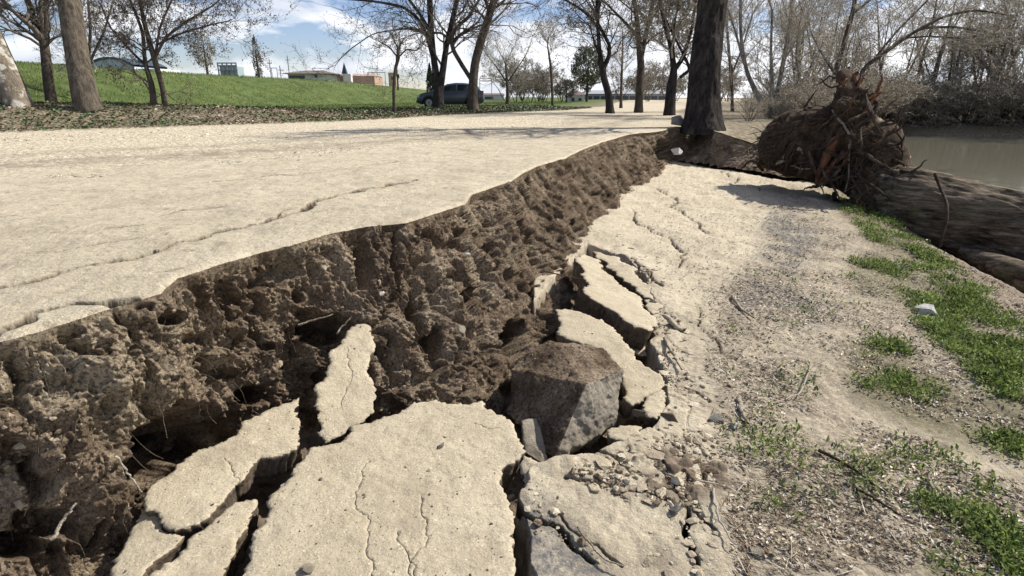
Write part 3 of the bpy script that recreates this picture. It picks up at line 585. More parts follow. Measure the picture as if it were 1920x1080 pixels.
def stone(px, py, size, mat, label, group=None, seed=1, z=None, flat=.6, cat='stone', name='stone', lift=.3):
    k = (mat, seed % 5, flat)
    if k not in protos:
        me = stone_proto(seed % 5 + 3, 14, flat); me.materials.append(M[mat]); protos[k] = me
    o = bpy.data.objects.new(name, protos[k]); C.objects.link(o)
    if z is None: x, y, zz = onslump(np.array(float(px)), np.array(float(py)), False); zz = float(zz)
    else: p = PZ(px, py, z); x, y = p; zz = z
    d = math.sqrt(float(x) ** 2 + float(y) ** 2 + (zz - CAMZ) ** 2); s = size * d / F / 2
    o.location = (float(x), float(y), zz + s * flat * lift); o.scale = (s, s * random.Random(seed).uniform(.6, .9), s); o.rotation_euler = (random.Random(seed + 1).uniform(-.3, .3), random.Random(seed + 2).uniform(-.3, .3), random.Random(seed).uniform(0, 6))
    return tag(o, label, cat, group)
stone(827, 842, 24, 'greystone', 'small dark brown stone casting a shadow on the large foreground slab', seed=1, z=-.742, lift=.8)
stone(577, 1068, 30, 'pale', 'rounded pale stone at the bottom edge of the large foreground slab', seed=2, z=-.745)
stone(533, 912, 22, 'white', 'white chip of stone on the edge of the gap left of the largest slab', seed=3, z=-.76)
stone(1735, 590, 48, 'white', 'pale rock sitting in the green weeds near the river bank', seed=4, flat=.7, cat='rock')
stone(1830, 668, 22, 'white', 'small white stone among the green weeds below the pale rock', seed=5)
stone(388, 571, 13, 'brick', 'tiny orange brick fragment stuck in the torn soil bank', z=-.25, seed=6, lift=1)
stone(866, 628, 30, 'pale', 'tan clod of earth stuck in the torn bank above the big slab', z=-.58, seed=7, lift=1.2)
stone(716, 556, 20, 'white', 'small whitish stone in the middle of the torn bank', z=-.36, seed=8, lift=1)
stone(878, 482, 16, 'white', 'pale pebble high on the torn bank', z=-.2, seed=9, lift=1)
stone(1272, 236, 36, 'greystone', 'grey stone block resting on the corner of the torn path edge', z=0.02, seed=10, flat=.8, cat='rock', lift=.6)
stone(1268, 292, 26, 'white', 'white bit of crust standing in the dark far corner of the collapse', z=-.62, seed=11, lift=1)
stone(1266, 268, 16, 'white', 'small white flake above the other one in the far corner', z=-.45, seed=12, lift=1)
stone(985, 945, 34, 'pale', 'pale chunk in the hollow beside the tongue shaped slab', z=-.85, seed=13)
stone(960, 935, 24, 'pale', 'smaller chunk left in the hollow beside the tongue shaped slab', z=-.85, seed=14)
stone(1195, 775, 34, 'brownclod', 'brown clod behind the white edged flat plate', z=-.72, seed=15, cat='clod')
stone(1255, 790, 44, 'brownclod', 'large brown clod right of the rounded pale plate', seed=16, cat='clod', flat=.7)
stone(1340, 790, 34, 'greystone', 'dark grey lump in the litter right of the brown clod', seed=17)
stone(1376, 800, 28, 'white', 'pale chip standing at the right of the dark grey lump', seed=18)
stone(1385, 768, 30, 'white', 'long pale chip beside a dark hollow in the litter', seed=19)
stone(1268, 955, 36, 'greystone', 'dark stone in the crack junction right of the torn brown patch', seed=21, lift=.1)
stone(1100, 838, 22, 'white', 'small white chip at the foot of the grey block side', seed=22, group='white chips at the foot of the upturned block')
stone(1118, 828, 24, 'white', 'white chip second from the foot of the grey block side', seed=23, group='white chips at the foot of the upturned block')
stone(1145, 832, 20, 'white', 'white chip under the white edged flat plate', seed=24, group='white chips at the foot of the upturned block')
stone(1420, 1040, 34, 'pale', 'pale lump near the bottom edge in the leaf litter', seed=25)
rs = random.Random(5)
# rubble clods nobody could count
def scatter_px(poly, n, seed, keep=None):
    rng = np.random.RandomState(seed); P = np.array(poly, float); lo, hi = P.min(0), P.max(0); A = rng.uniform(lo, hi, (n * 3, 2)); A = A[inpoly(A[:, 0], A[:, 1], P)][:n]
    x, y, z = onslump(A[:, 0], A[:, 1]); return A, x, y, z
def blobs(name, X, Y, Z, size, mats, seed, label=None, flat=.65, sub=1):
    """many small faceted lumps as one mesh"""
    bm = bmesh.new(); bmesh.ops.create_icosphere(bm, subdivisions=sub, radius=1); v0 = np.array([v.co for v in bm.verts]); f0 = np.array([[v.index for v in f.verts] for f in bm.faces]); bm.free()
    rng = np.random.RandomState(seed); n = len(X); sc = size[:, None] * rng.uniform(.35, 1.2, (n, 3)) * np.array([1, 1, flat]); a = rng.uniform(0, 6.28, n)
    V = v0[None] * sc[:, None, :] * rng.uniform(.6, 1.3, (n, len(v0), 1)); ca, sa = np.cos(a)[:, None], np.sin(a)[:, None]
    V = np.stack([V[..., 0] * ca - V[..., 1] * sa + X[:, None], V[..., 0] * sa + V[..., 1] * ca + Y[:, None], V[..., 2] + Z[:, None] + sc[:, 2:3] * .35], -1)
    Q = f0[None] + (np.arange(n) * len(v0))[:, None, None]; mi = np.repeat(rng.randint(0, len(mats), n), len(f0))
    me = fast(name, V.reshape(-1, 3), Q.reshape(-1, 3), False, None, mi); o = link(name, me, mats); return tag(o, label, None, None, 'stuff')
R1_ = [[(1060, 860), (1150, 790), (1260, 740), (1300, 800), (1420, 860), (1330, 960), (1180, 940), (1080, 900)], [(1180, 560), (1230, 540), (1290, 620), (1300, 760), (1230, 760), (1250, 700), (1180, 650)],
       [(940, 880), (1010, 860), (1060, 960), (1140, 1060), (1000, 1000)], [(560, 740), (620, 700), (610, 840), (540, 880), (470, 950), (500, 880)], [(990, 560), (1080, 520), (1240, 620), (1240, 700), (1000, 680)]]
bx_, by_, bz_, bs_ = [], [], [], []
for k, (P, n) in enumerate(zip(R1_, (2600, 1100, 130, 600, 500))):
    A, x, y, z = scatter_px(P, n, 100 + k); bx_.append(x); by_.append(y); bz_.append(z); bs_.append(np.random.RandomState(k).lognormal(-5.6, .8, len(x)).clip(.002, .03) * (.7 + .1 * np.hypot(x, y)))
blobs('soil_rubble', np.concatenate(bx_), np.concatenate(by_), np.concatenate(bz_), np.concatenate(bs_), [M['brownclod'], M['soil'], M['brownclod'], M['soil'], M['brownclod'], M['gravd'], M['pale']], 3, 'crumbled soil and crust bits in the gaps between slabs')
fx, fy, fz_, fs_ = [], [], [], []
for k, (P, n) in enumerate(zip(R1_[:3] + [[(1240, 560), (1330, 600), (1400, 760), (1330, 860), (1240, 700)], [(1240, 820), (1400, 880), (1360, 1080), (1200, 1080)], [(1130, 470), (1260, 480), (1270, 600), (1200, 560)]], (170, 110, 16, 130, 90, 60))):
    A, x, y, z = scatter_px(P, n, 400 + k); fx.append(x); fy.append(y); fz_.append(z); fs_.append(np.random.RandomState(k + 9).lognormal(-4.2, .55, len(x)).clip(.006, .05) * (.75 + .08 * np.hypot(x, y)))
blobs('crust_fragments', np.concatenate(fx), np.concatenate(fy), np.concatenate(fz_), np.concatenate(fs_), [M['pale'], M['crust'], M['gravd']], 33, 'flat angular fragments of pale crust lying on the broken ground', .28, 1)
# ---------------------------------------------------------------- leaf / straw cards
def cards(name, X, Y, Z, length, width, mats, seed, tilt=.5, bend=.0, dirs=None, lift=.004, weights=None, kind='stuff', label=None, up=None):
    """small leaf shaped quads (two quads each, folded along the middle)"""
    rng = np.random.RandomState(seed); n = len(X); a = rng.uniform(0, 6.283, n) if dirs is None else dirs; e = rng.uniform(-tilt, tilt, n) if up is None else up
    d = np.stack([np.cos(a) * np.cos(e), np.sin(a) * np.cos(e), np.sin(e)], -1); s = np.stack([-np.sin(a), np.cos(a), rng.uniform(-tilt, tilt, n)], -1); s /= np.linalg.norm(s, axis=1, keepdims=True)
    nn = np.cross(d, s); c = np.stack([X, Y, Z + lift], -1) + (np.abs(np.sin(e)) * length * .5)[:, None] * np.array([0, 0, 1]) * (1 if up is None else 0)
    Lh = (length / 2)[:, None] * d; Wh = (width / 2)[:, None] * s; f = (width * .25)[:, None] * nn
    if up is not None: c = c + Lh
    P0 = c - Lh; P1 = c - Lh * .2 + Wh + f; P2 = c + Lh; P3 = c - Lh * .2 - Wh + f; Pm = c - Lh * .1
    V = np.stack([P0, P1, P2, P3, Pm], 1).reshape(-1, 3); i = np.arange(n)[:, None] * 5
    Q = np.concatenate([np.concatenate([i, i + 1, i + 2, i + 4], 1), np.concatenate([i, i + 4, i + 2, i + 3], 1)], 0)
    mi = rng.choice(len(mats), n, p=weights); mi = np.concatenate([mi, mi]); me = fast(name, V, Q, False, None, mi); o = link(name, me, mats); return tag(o, label, None, None, kind)
def leafm(name, c, rough=.75, trans=0.0):
    m = Mat(name, rough, .25); f = m.noise(9, 3, .6); m.geo(); f = m.noise(6, 3, .6); q = m.ramp(f, [(.3, tuple(v * .7 for v in c)), (.7, tuple(min(1, v * 1.3) for v in c))]); m.col(q)
    if trans:
        t = m.n('ShaderNodeBsdfTranslucent'); m.l(q, t.inputs[0]); mixs = m.n('ShaderNodeMixShader'); mixs.inputs[0].default_value = trans; o = m.t.nodes['Material Output']; m.l(m.b.outputs[0], mixs.inputs[1]); m.l(t.outputs[0], mixs.inputs[2]); m.l(mixs.outputs[0], o.inputs[0])
    return m.m
M['lf1'] = leafm('dry_leaf_brown', (.17, .12, .075)); M['lf2'] = leafm('dry_leaf_tan', (.40, .33, .235)); M['lf3'] = leafm('dry_leaf_pale', (.62, .56, .46)); M['lf4'] = leafm('dry_leaf_dark', (.07, .055, .04))
M['g1'] = leafm('weed_green', (.12, .175, .035), .5, .35); M['g2'] = leafm('weed_light', (.25, .30, .09), .45, .4); M['g3'] = leafm('weed_dark', (.04, .075, .02), .5, .2)
def masked(poly, n, seed, thr, fsc=2.2):
    A, x, y, z = scatter_px(poly, n, seed); k = fbm(x, y, 0 * x, fsc, 4, 41) > thr; return x[k], y[k], z[k]
x, y, z = zip(*[masked(P, n, 200 + i, t) for i, (P, n, t) in enumerate([(LIT[0], 24000, -.2), (LIT[0], 10000, .0), (WEED[0], 2500, -1), (DARK[1], 1500, -1), (DARK[2], 1500, -1)])]); x, y, z = map(np.concatenate, (x, y, z))
xe, ye, ze = zip(*[masked(P, n, 240 + i, -1) for i, (P, n) in enumerate([([(1640, 400), (1930, 560), (1930, 640), (1800, 560), (1700, 480)], 5000), ([(1180, 380), (1330, 300), (1480, 340), (1500, 560), (1340, 620), (1240, 520)], 2600)])]); x, y, z = [np.concatenate([q, *w]) for q, w in ((x, xe), (y, ye), (z, ze))]
rr = np.random.RandomState(9); D_ = np.hypot(x, y)
cards('leaf_litter', x, y, z, rr.uniform(.008, .030, len(x)) * (.8 + .06 * D_), rr.uniform(.004, .015, len(x)) * (.8 + .06 * D_), [M['lf1'], M['lf2'], M['lf3'], M['lf4']], 10, .35, weights=[.26, .28, .18, .28], label='dry brown leaf litter on the slumped river bank')
x, y, z = zip(*[masked(P, n, 220 + i, t) for i, (P, n, t) in enumerate([(LIT[0], 1500, -.2), ([(1300, 560), (1500, 560), (1700, 1080), (1400, 1080), (1250, 760)], 900, -.4)])]); x, y, z = map(np.concatenate, (x, y, z))
cards('dry_straw', x, y, z, rr.uniform(.03, .16, len(x)), rr.uniform(.0015, .004, len(x)), [M['lf2'], M['lf3'], M['lf1'], M['lf4']], 11, .12, weights=[.25, .1, .3, .35], dirs=rr.normal(2.25, .7, len(x)), lift=.008, label='scattered dry straw and fine twigs on the litter')
# weeds: rosettes of upright leaves
def weeds():
    X, Y, Z, U, Dd, Ln = [], [], [], [], [], []
    for i, (P, n) in enumerate(zip(WEED + [LIT[0]], (5600, 3200, 4200, 1100, 1200, 3600))):
        A, x, y, z = scatter_px(P, n, 300 + i); f = fbm(x, y, 0 * x, 3.2, 4, 55) + .25 * fbm(x, y, 0 * x, 12, 2, 56) - np.random.RandomState(i + 70).uniform(0, .42, len(x)); edge = psd(A[:, 0], A[:, 1], P); k = f > (-.45 if i == 2 else -.26 if i == 0 else .10 if i == 5 else -.14) + .25 * (1 - sstep(0, 50, edge)); x, y, z = x[k], y[k], z[k]
        r = np.random.RandomState(i)
        for q in range(9):
            o = r.normal(0, .035, (len(x), 2)); X.append(x + o[:, 0]); Y.append(y + o[:, 1]); Z.append(z + r.uniform(0, .03, len(x))); U.append(r.uniform(.05, 1.3, len(x))); Dd.append(r.uniform(0, 6.28, len(x))); Ln.append(r.uniform(.010, .034, len(x)))
    X, Y, Z, U, Dd, Ln = map(np.concatenate, (X, Y, Z, U, Dd, Ln)); Ln = Ln * (.85 + .06 * np.hypot(X, Y))
    cards('green_weeds', X, Y, Z, Ln, Ln * .45, [M['g1'], M['g2'], M['g3']], 12, .6, dirs=Dd, up=U, weights=[.38, .47, .15], label='fresh green weeds growing in patches on the bank')
weeds()
# verge cover: ivy and litter strip beyond the path
def verge():
    r = np.random.RandomState(4); n = 90000; t = r.uniform(0, 1, n); P = np.array(ROADL[1:-2], float); s = np.concatenate([[0], np.cumsum(np.hypot(*np.diff(P, axis=0).T))])
    q = (t ** 1.15) * s[-1] ; x = np.interp(q, s, P[:, 0]); y = np.interp(q, s, P[:, 1]); dx = np.interp(q + .5, s, P[:, 0]) - np.interp(q - .5, s, P[:, 0]); dy = np.interp(q + .5, s, P[:, 1]) - np.interp(q - .5, s, P[:, 1]); l_ = np.hypot(dx, dy) + 1e-9
    off = r.uniform(-.5, 7.5, n); x = x - dy / l_ * off; y = y + dx / l_ * off; k = y < 42; x, y, off = x[k], y[k], off[k]; z = upper(x, y)
    gmask = (fbm(x, y, 0 * x, .9, 3, 77) + .13 * (off - 2.0)) > -0.2; L_ = r.uniform(.035, .11, len(x)) * (.75 + .02 * y)
    k = gmask; cards('ivy_ground_cover', x[k], y[k], z[k], L_[k], L_[k] * .8, [M['iv1'], M['iv2'], M['lf1']], 5, .7, weights=[.5, .3, .2], lift=.03, label='dark green ivy covering the verge under the trees')
    k = ~gmask; cards('fallen_leaves', x[k], y[k], z[k], L_[k], L_[k] * .7, [M['lf1'], M['lf2'], M['lf3'], M['lf4']], 6, .5, weights=[.4, .25, .05, .3], lift=.02, label='dry fallen leaves along the far side of the path')
M['iv1'] = leafm('ivy_dark', (.04, .07, .025), .5); M['iv2'] = leafm('ivy_mid', (.10, .15, .05), .5)
verge()
# gravel on the path
def gravel():
    r = np.random.RandomState(14); n = 60000; px = r.uniform(-60, 1150, n); py = r.uniform(225, 600, n); p = PZ(px, py, 0.0); x, y = p[:, 0], p[:, 1]; rr_ = np.hypot(x, y); a = np.arctan2(x, y); D, c, cz = upper_parts(x, y)
    k = (rr_ > edge_r(a) + .15) & (D < -.1) & (rr_ < 16) & ((fbm(x, y, 0 * x, .7, 3, 88) + .12 * (D + 5)) > -.1 ); x, y = x[k], y[k]; z = upper(x, y)
    s = r.lognormal(-4.6, .5, len(x)).clip(.004, .04); d = np.hypot(x, y); s = s * np.clip(.35 + d * .085, .35, 1.5)
    blobs('path_gravel', x, y, z - s * .25, s, [M['pale'], M['crust'], M['gravd'], M['gravd'], M['white']], 15, 'loose pale gravel scattered over the path', .5, 1)
gravel()
def emb():
    r = np.random.RandomState(31); n = 110000; px = r.uniform(-40, 1150, n); t = 22 * np.exp(r.uniform(0, 1.25, n)); u = (px - 960) / F; x = u * t; y = t * 1.03; D, c, cz = upper_parts(x, y); k = (D > 4.2); x, y, t = x[k], y[k], t[k]; k = fbm(x, y, 0 * x, .5, 4, 19) > -.25; x, y, t = x[k], y[k], t[k]
    z = upper(x, y); s = r.uniform(.05, .16, len(x)) * (.6 + t * .012); cards('embankment_grass', x, y, z, s, s * .22, [M['g1'], M['g2'], M['g3'], M['lf2']], 32, .5, up=r.uniform(.5, 1.5, len(x)), weights=[.42, .2, .3, .08], label='grass tufts on the green embankment')
emb()
# ---------------------------------------------------------------- bark and twig materials
def bark(name, c1, c2, blotch=None, sc=6):
    m = Mat(name, .92, .15); f = m.noise(sc, 5, .7, m.scale((1, 1, .25))); c = m.ramp(f, [(.35, c1), (.65, c2)])
    if blotch: c = m.mix(m.ramp(m.noise(2.2, 4, .7), [(.5, 0), (.58, 1)]), c, blotch)
    m.bump(m.noise(sc * 3, 5, .75, m.scale((1, 1, .2))), .05, 1.0); return m.col(c)
M['bark'] = bark('bark_grey_brown', (.045, .036, .028), (.13, .105, .08)); M['barkbrown'] = bark('bark_brown', (.055, .045, .033), (.20, .165, .125), None, 11)  # grey brown bark, and the thick verge trunk's own lighter brown bark
M['barkdark'] = bark('bark_dark', (.018, .015, .014), (.065, .055, .048)); M['barkwhite'] = bark('bark_whitewashed', (.13, .105, .075), (.28, .23, .17), (.56, .53, .45), 9); M['barkpale'] = bark('bark_pale', (.09, .08, .065), (.34, .31, .26))
M['twig'] = simple('twigs', (.09, .075, .06), (.19, .16, .125), 2); M['twigpale'] = simple('twigs_pale', (.22, .19, .15), (.36, .32, .27), 2); M['twigbrown'] = simple('twigs_brown', (.24, .21, .17), (.42, .375, .30), 2)
M['bud'] = leafm('buds_brown', (.15, .125, .095), .8, .3); M['budtan'] = leafm('buds_tan', (.36, .30, .18), .8, .4); M['buddark'] = leafm('seed_clusters_dark', (.045, .035, .03)); M['budgreen'] = leafm('young_leaves_olive', (.13, .15, .05)); M['fir'] = leafm('evergreen_leaf', (.022, .045, .022)); M['fir2'] = leafm('evergreen_leaf_grey', (.09, .11, .07)); M['budpale'] = leafm('catkins_pale', (.52, .47, .36), .8, .4)
# ---------------------------------------------------------------- tubes, batched by length and side count
class Tubes:
    def __init__(s): s.d = {}
    def add(s, pts, rads, sides): s.d.setdefault((len(pts), sides), []).append((pts, rads))
    def mesh(s, name, smooth=True, mi=None):
        VV, QQ, off = [], [], 0
        for (n, k), L_ in s.d.items():
            P = np.array([q[0] for q in L_], float).reshape(len(L_), n, 3); R = np.array([q[1] for q in L_], float).reshape(len(L_), n)
            T = np.gradient(P, axis=1); T /= np.linalg.norm(T, axis=2, keepdims=True) + 1e-9; T0 = P[:, -1] - P[:, 0]; T0 /= np.linalg.norm(T0, axis=1, keepdims=True) + 1e-9
            ref = np.where(np.abs(T0[:, 2:3]) > .8, np.array([[1., 0, 0]]), np.array([[0, 0, 1.]]))[:, None, :]; A = np.cross(T, ref); A /= np.linalg.norm(A, axis=2, keepdims=True) + 1e-9; B_ = np.cross(T, A)
            th = np.arange(k) * 2 * np.pi / k; V = P[:, :, None] + R[:, :, None, None] * (A[:, :, None] * np.cos(th)[:, None] + B_[:, :, None] * np.sin(th)[:, None]); m = len(L_)
            i = np.arange(m * n * k).reshape(m, n, k); j = np.roll(i, -1, 2); Q = np.stack([i[:, :-1], j[:, :-1], j[:, 1:], i[:, 1:]], -1).reshape(-1, 4)
            VV.append(V.reshape(-1, 3)); QQ.append(Q + off); off += m * n * k
        return fast(name, np.concatenate(VV), np.concatenate(QQ), smooth)
def rot_about(d, ang, rng):
    r = Vector((rng.gauss(0, 1), rng.gauss(0, 1), rng.gauss(0, 1))); p = d.cross(r)
    if p.length < 1e-4: p = Vector((1, 0, 0))
    p.normalize(); return (d * math.cos(ang) + p * math.sin(ang)).normalized()
def grow(T, tips, p, d, Ln, r, lv, rng, cfg):
    n = 5; pts = [tuple(p)]; rs_ = [r]; q = Vector(p); d = Vector(d); w = cfg.get('wander', .22); up = cfg.get('up', .10)
    for i in range(1, n):
        d = (d + Vector((rng.gauss(0, w), rng.gauss(0, w), rng.gauss(0, w) + up))).normalized(); q = q + d * (Ln / (n - 1)); pts.append(tuple(q)); rs_.append(r * (1 - .75 * i / (n - 1)))
    T.add(pts, rs_, 5 if r > .03 else 3)
    if lv <= 0: tips.append(pts); return
    for c in range(rng.randint(*cfg.get('kids', (3, 5)))):
        f = rng.uniform(.25, 1.0) * (n - 1); i = min(int(f), n - 2); a = Vector(pts[i]).lerp(Vector(pts[i + 1]), f - i); dd = (Vector(pts[i + 1]) - Vector(pts[i])).normalized()
        grow(T, tips, a, rot_about(dd, rng.uniform(.35, .95), rng), Ln * rng.uniform(.5, .75), max(r * .5, cfg.get('rmin', .006)), lv - 1, rng, cfg)
def smoothline(P, n):
    P = np.array(P, float); s = np.linspace(0, 1, len(P)); q = np.linspace(0, 1, n); k = [np.interp(q, s, P[:, c]) for c in range(P.shape[1])]; k = np.stack(k, 1)
    for _ in range(2): k[1:-1] = .25 * k[:-2] + .5 * k[1:-1] + .25 * k[2:]
    return k
def tree(label, t, stems, base=None, cat='tree', name='bare_tree', bm_='bark', tw='twig', buds=('bud',), nb=(8, 12), Lb=2.5, lv=3, bud=4, bs=.05, seed=1, group=None, cfg=None, start=.35, lumpy=.05, flare=.35, sides=12, down=True, zadd=0):
    """stems: list of (polyline of (px, py, width_px[, dt]))"""
    rng = random.Random(seed); nr = np.random.RandomState(seed); cfg = cfg or {}
    T = Tubes(); K = Tubes(); tips = []
    b0 = stems[0][0]; bp = PT(b0[0], b0[1], t); gz = float(upper(np.array(bp.x), np.array(bp.y), False)) if down else bp.z
    for si, st in enumerate(stems):
        pts = []
        for s in st:
            dt = s[3] if len(s) > 3 else 0; p = PT(s[0], s[1], t + dt); pts.append((p.x, p.y, p.z, s[2] * (t + dt) / F / 2))
        if si == 0 or (len(st[0]) > 4): pts[0] = (pts[0][0], pts[0][1], min(gz - .45, pts[0][2]) if down else pts[0][2], pts[0][3])
        n = max(12, len(st) * 5); k = smoothline(pts, n); R = k[:, 3].copy()
        if si == 0 or len(st[0]) > 4: hh = k[:, 2] - gz if down else k[:, 2] - k[0, 2]; hh = np.clip(hh, 0, None); R *= 1 + flare * np.exp(-hh / (R[0] * 1.2 + .05))
        # lumpy trunk surface
        q = k[:, :3]; q[:, 0] += lumpy * .5 * R * nr.randn(n) * .4
        T.add([tuple(v) for v in q], list(R), sides if R.max() > .05 else 6)
        cnt = rng.randint(*nb); lo = start if si == 0 else .12
        for c in range(cnt):
            f = rng.uniform(lo, 1) * (n - 1); i = min(int(f), n - 2); a = Vector(q[i]).lerp(Vector(q[i + 1]), f - i); dd = (Vector(q[i + 1]) - Vector(q[i])).normalized(); r = max(.012, R[i] * .38)
            grow(K, tips, a, rot_about(dd, rng.uniform(.5, 1.15), rng), Lb * rng.uniform(.6, 1.15), min(r, .09), lv, rng, cfg)
        e = Vector(q[-1]); dd = (e - Vector(q[-3])).normalized()
        for c in range(2): grow(K, tips, e, rot_about(dd, .3, rng), Lb, max(.01, R[-1] * .8), lv, rng, cfg)
    return finish_tree(name, label, cat, group, T, K, tips, bp, gz, bm_, tw, buds, bud, bs, nr)
def finish_tree(name, label, cat, group, T, K, tips, bp, gz, bm_, tw, buds, bud, bs, nr):
    root = empty(name, (bp.x, bp.y, gz), label, cat, group); off = np.array([bp.x, bp.y, gz], np.float32)
    def put(n, me, mat):
        me.transform(Matrix.Translation(Vector(-off))); return link(n, me, mat, root)
    put('trunk', T.mesh('trunk'), M[bm_]); cr_ = None
    if K.d: cr_ = put('branches', K.mesh('branches'), M[tw])
    if bud and tips:
        P = np.array(tips); m = len(P); n = m * bud; a = np.repeat(np.arange(m), bud); f = nr.uniform(0, 1, n) * (P.shape[1] - 1); i = np.minimum(f.astype(int), P.shape[1] - 2); fr = (f - i)[:, None]
        q = P[a, i] * (1 - fr) + P[a, i + 1] * fr + nr.normal(0, bs * .6, (n, 3)); s = nr.uniform(.5, 1.3, n) * bs
        o = cards('crown', q[:, 0], q[:, 1], q[:, 2], s, s * .7, [M[b] for b in buds], int(nr.randint(1e6)), 1.5, lift=0, kind=None)
        o.data.transform(Matrix.Translation(Vector(-off))); o.parent = root
    return root
def copy_tree(root, loc, rz, sc, label=None, group=None, szx=None):
    r = root.copy(); C.objects.link(r); r.location = loc; r.rotation_euler = (0, 0, rz); r.scale = (sc * (szx or 1), sc * (szx or 1), sc)
    if label: r['label'] = label
    if group: r['group'] = group
    for ch in root.children: c = ch.copy(); C.objects.link(c); c.parent = r
    return r
# ---------------------------------------------------------------- trees of the photograph
tree('thick leaning trunk with white lichen at the far left edge', 15, [[(38, 197, 44), (12, 140, 42), (-18, 72, 41), (-56, -10, 39), (-110, -160, 34), (-170, -420, 22)]], flare=.12, bm_='barkwhite', Lb=3, nb=(6, 8), start=.7, seed=11, bud=3, group=None, sides=20)
tree('slim forked tree between the white leaning trunk and the thick brown trunk', 18, [[(94, 192, 17), (90, 150, 17), (85, 98, 16), (82, 78, 15)], [(82, 80, 11), (66, 45, 11), (52, 0, 9), (30, -80, 8), (10, -220, 5)], [(83, 82, 9), (88, 50, 9), (86, 0, 8), (92, -120, 7), (100, -260, 4)], [(60, 38, 5), (30, 22, 3), (-10, 10, 3)]], bm_='bark', nb=(5, 7), Lb=1.7, lv=3, start=.7, seed=12, bud=3)
tree('thick brown trunk with a scar leaning left at the verge', 15.5, [[(166, 196, 46), (157, 170, 41), (146, 110, 38), (138, 60, 38), (130, 0, 37), (122, -60, 34), (112, -200, 28), (100, -420, 18)]], bm_='barkbrown', flare=.12, Lb=3, nb=(5, 7), start=.75, seed=13, bud=3, sides=22)
tree('low spreading tree with two stems and dark seed clusters', 17.5, [[(308, 197, 9), (306, 170, 9), (298, 140, 9), (290, 112, 10), (272, 50, 8), (262, 0, 6), (256, -60, 4)], [(286, 197, 11, 0, 1), (285, 160, 10), (272, 120, 7), (268, 60, 6), (240, -10, 4)], [(290, 110, 6), (310, 70, 5), (350, 40, 4), (400, 10, 3)], [(272, 122, 5), (240, 90, 4), (205, 50, 3), (190, 10, 3)], [(292, 100, 5), (300, 50, 4), (322, 0, 3)], [(294, 84, 4), (340, 62, 3.5), (400, 45, 3), (425, 40, 2)]],
     bm_='bark', nb=(10, 13), Lb=1.25, lv=3, start=.5, seed=14, buds=('buddark', 'bud'), bud=4, bs=.055, cfg=dict(up=.02, rmin=.0045, kids=(2, 5)))
tree('twiggy bare tree behind the thick brown trunk', 26, [[(170, 185, 6), (165, 120, 6), (170, 60, 5), (165, 0, 4)], [(167, 120, 5), (195, 60, 4), (210, 10, 3)], [(167, 130, 5), (140, 70, 4), (115, 20, 3)]], bm_='bark', nb=(10, 12), Lb=2.0, lv=3, start=.3, seed=15, buds=('bud',), bud=3, bs=.06, tw='twigbrown')
tree('thin young tree with a knotty crown left of the parked car', 24, [[(738, 197, 6), (738, 170, 6), (741, 130, 6), (747, 108, 7), (746, 92, 5)], [(746, 108, 3), (730, 88, 3), (715, 80, 2)], [(747, 108, 3), (762, 92, 3), (780, 95, 2)]], bm_='bark', nb=(4, 5), Lb=.9, lv=2, start=.7, seed=16, bud=3, bs=.05)
tree('dark tree with three stems rising in front of the parked car hood', 30, [[(822, 205, 19), (822, 180, 18), (819, 150, 14), (812, 100, 11), (808, 50, 11), (805, 0, 10), (800, -100, 10), (800, -250, 6)], [(824, 175, 14, 0), (832, 120, 12), (838, 80, 10), (852, 20, 9), (868, -40, 8), (885, -160, 5)], [(812, 110, 8), (800, 65, 7), (782, 32, 6), (755, 12, 5), (700, 2, 4), (620, -4, 3)], [(806, 60, 7), (790, 30, 6), (760, -10, 5), (740, -80, 3)], [(815, 70, 3), (770, 52, 3), (700, 62, 2), (660, 90, 2)]],
     bm_='barkdark', nb=(9, 12), Lb=2.6, lv=3, start=.45, seed=17, bud=3, bs=.07, cfg=dict(up=.03, rmin=.006, kids=(2, 4)))
tree('tree leaning right in front of the parked car with a low curved branch', 29.5, [[(887, 206, 19), (886, 170, 17), (890, 120, 16), (902, 75, 16), (914, 40, 15), (926, 0, 13), (950, -90, 11), (965, -230, 6)], [(884, 150, 8), (868, 125, 8), (850, 95, 8), (846, 75, 8), (852, 55, 7), (880, 30, 5), (898, 0, 4)], [(850, 78, 6), (862, 66, 6), (880, 56, 5)], [(846, 76, 5), (828, 62, 4), (800, 60, 3)], [(918, 30, 6), (905, -20, 5), (880, -80, 3)]],
     bm_='bark', nb=(8, 11), Lb=2.6, lv=3, start=.5, seed=18, bud=3, bs=.07, cfg=dict(up=.02, rmin=.006, kids=(2, 4)))
tree('far bare tree with an even fan crown right of the parked car', 48, [[(952, 194, 7), (952, 165, 7), (950, 148, 5), (948, 120, 3)], [(951, 155, 3), (930, 125, 2), (915, 105, 2)], [(951, 155, 3), (972, 125, 2), (985, 105, 2)]], bm_='bark', nb=(7, 9), Lb=2.0, lv=3, start=.55, seed=19, bud=1, tw='twigbrown')
tree('slender far tree with pale upswept twigs on a tall stem', 42, [[(1037, 197, 5), (1035, 160, 5), (1033, 125, 5), (1030, 108, 4), (1026, 80, 2)]], bm_='bark', nb=(9, 11), Lb=1.5, lv=3, start=.72, seed=20, bud=0, tw='twigpale', cfg=dict(up=.16))
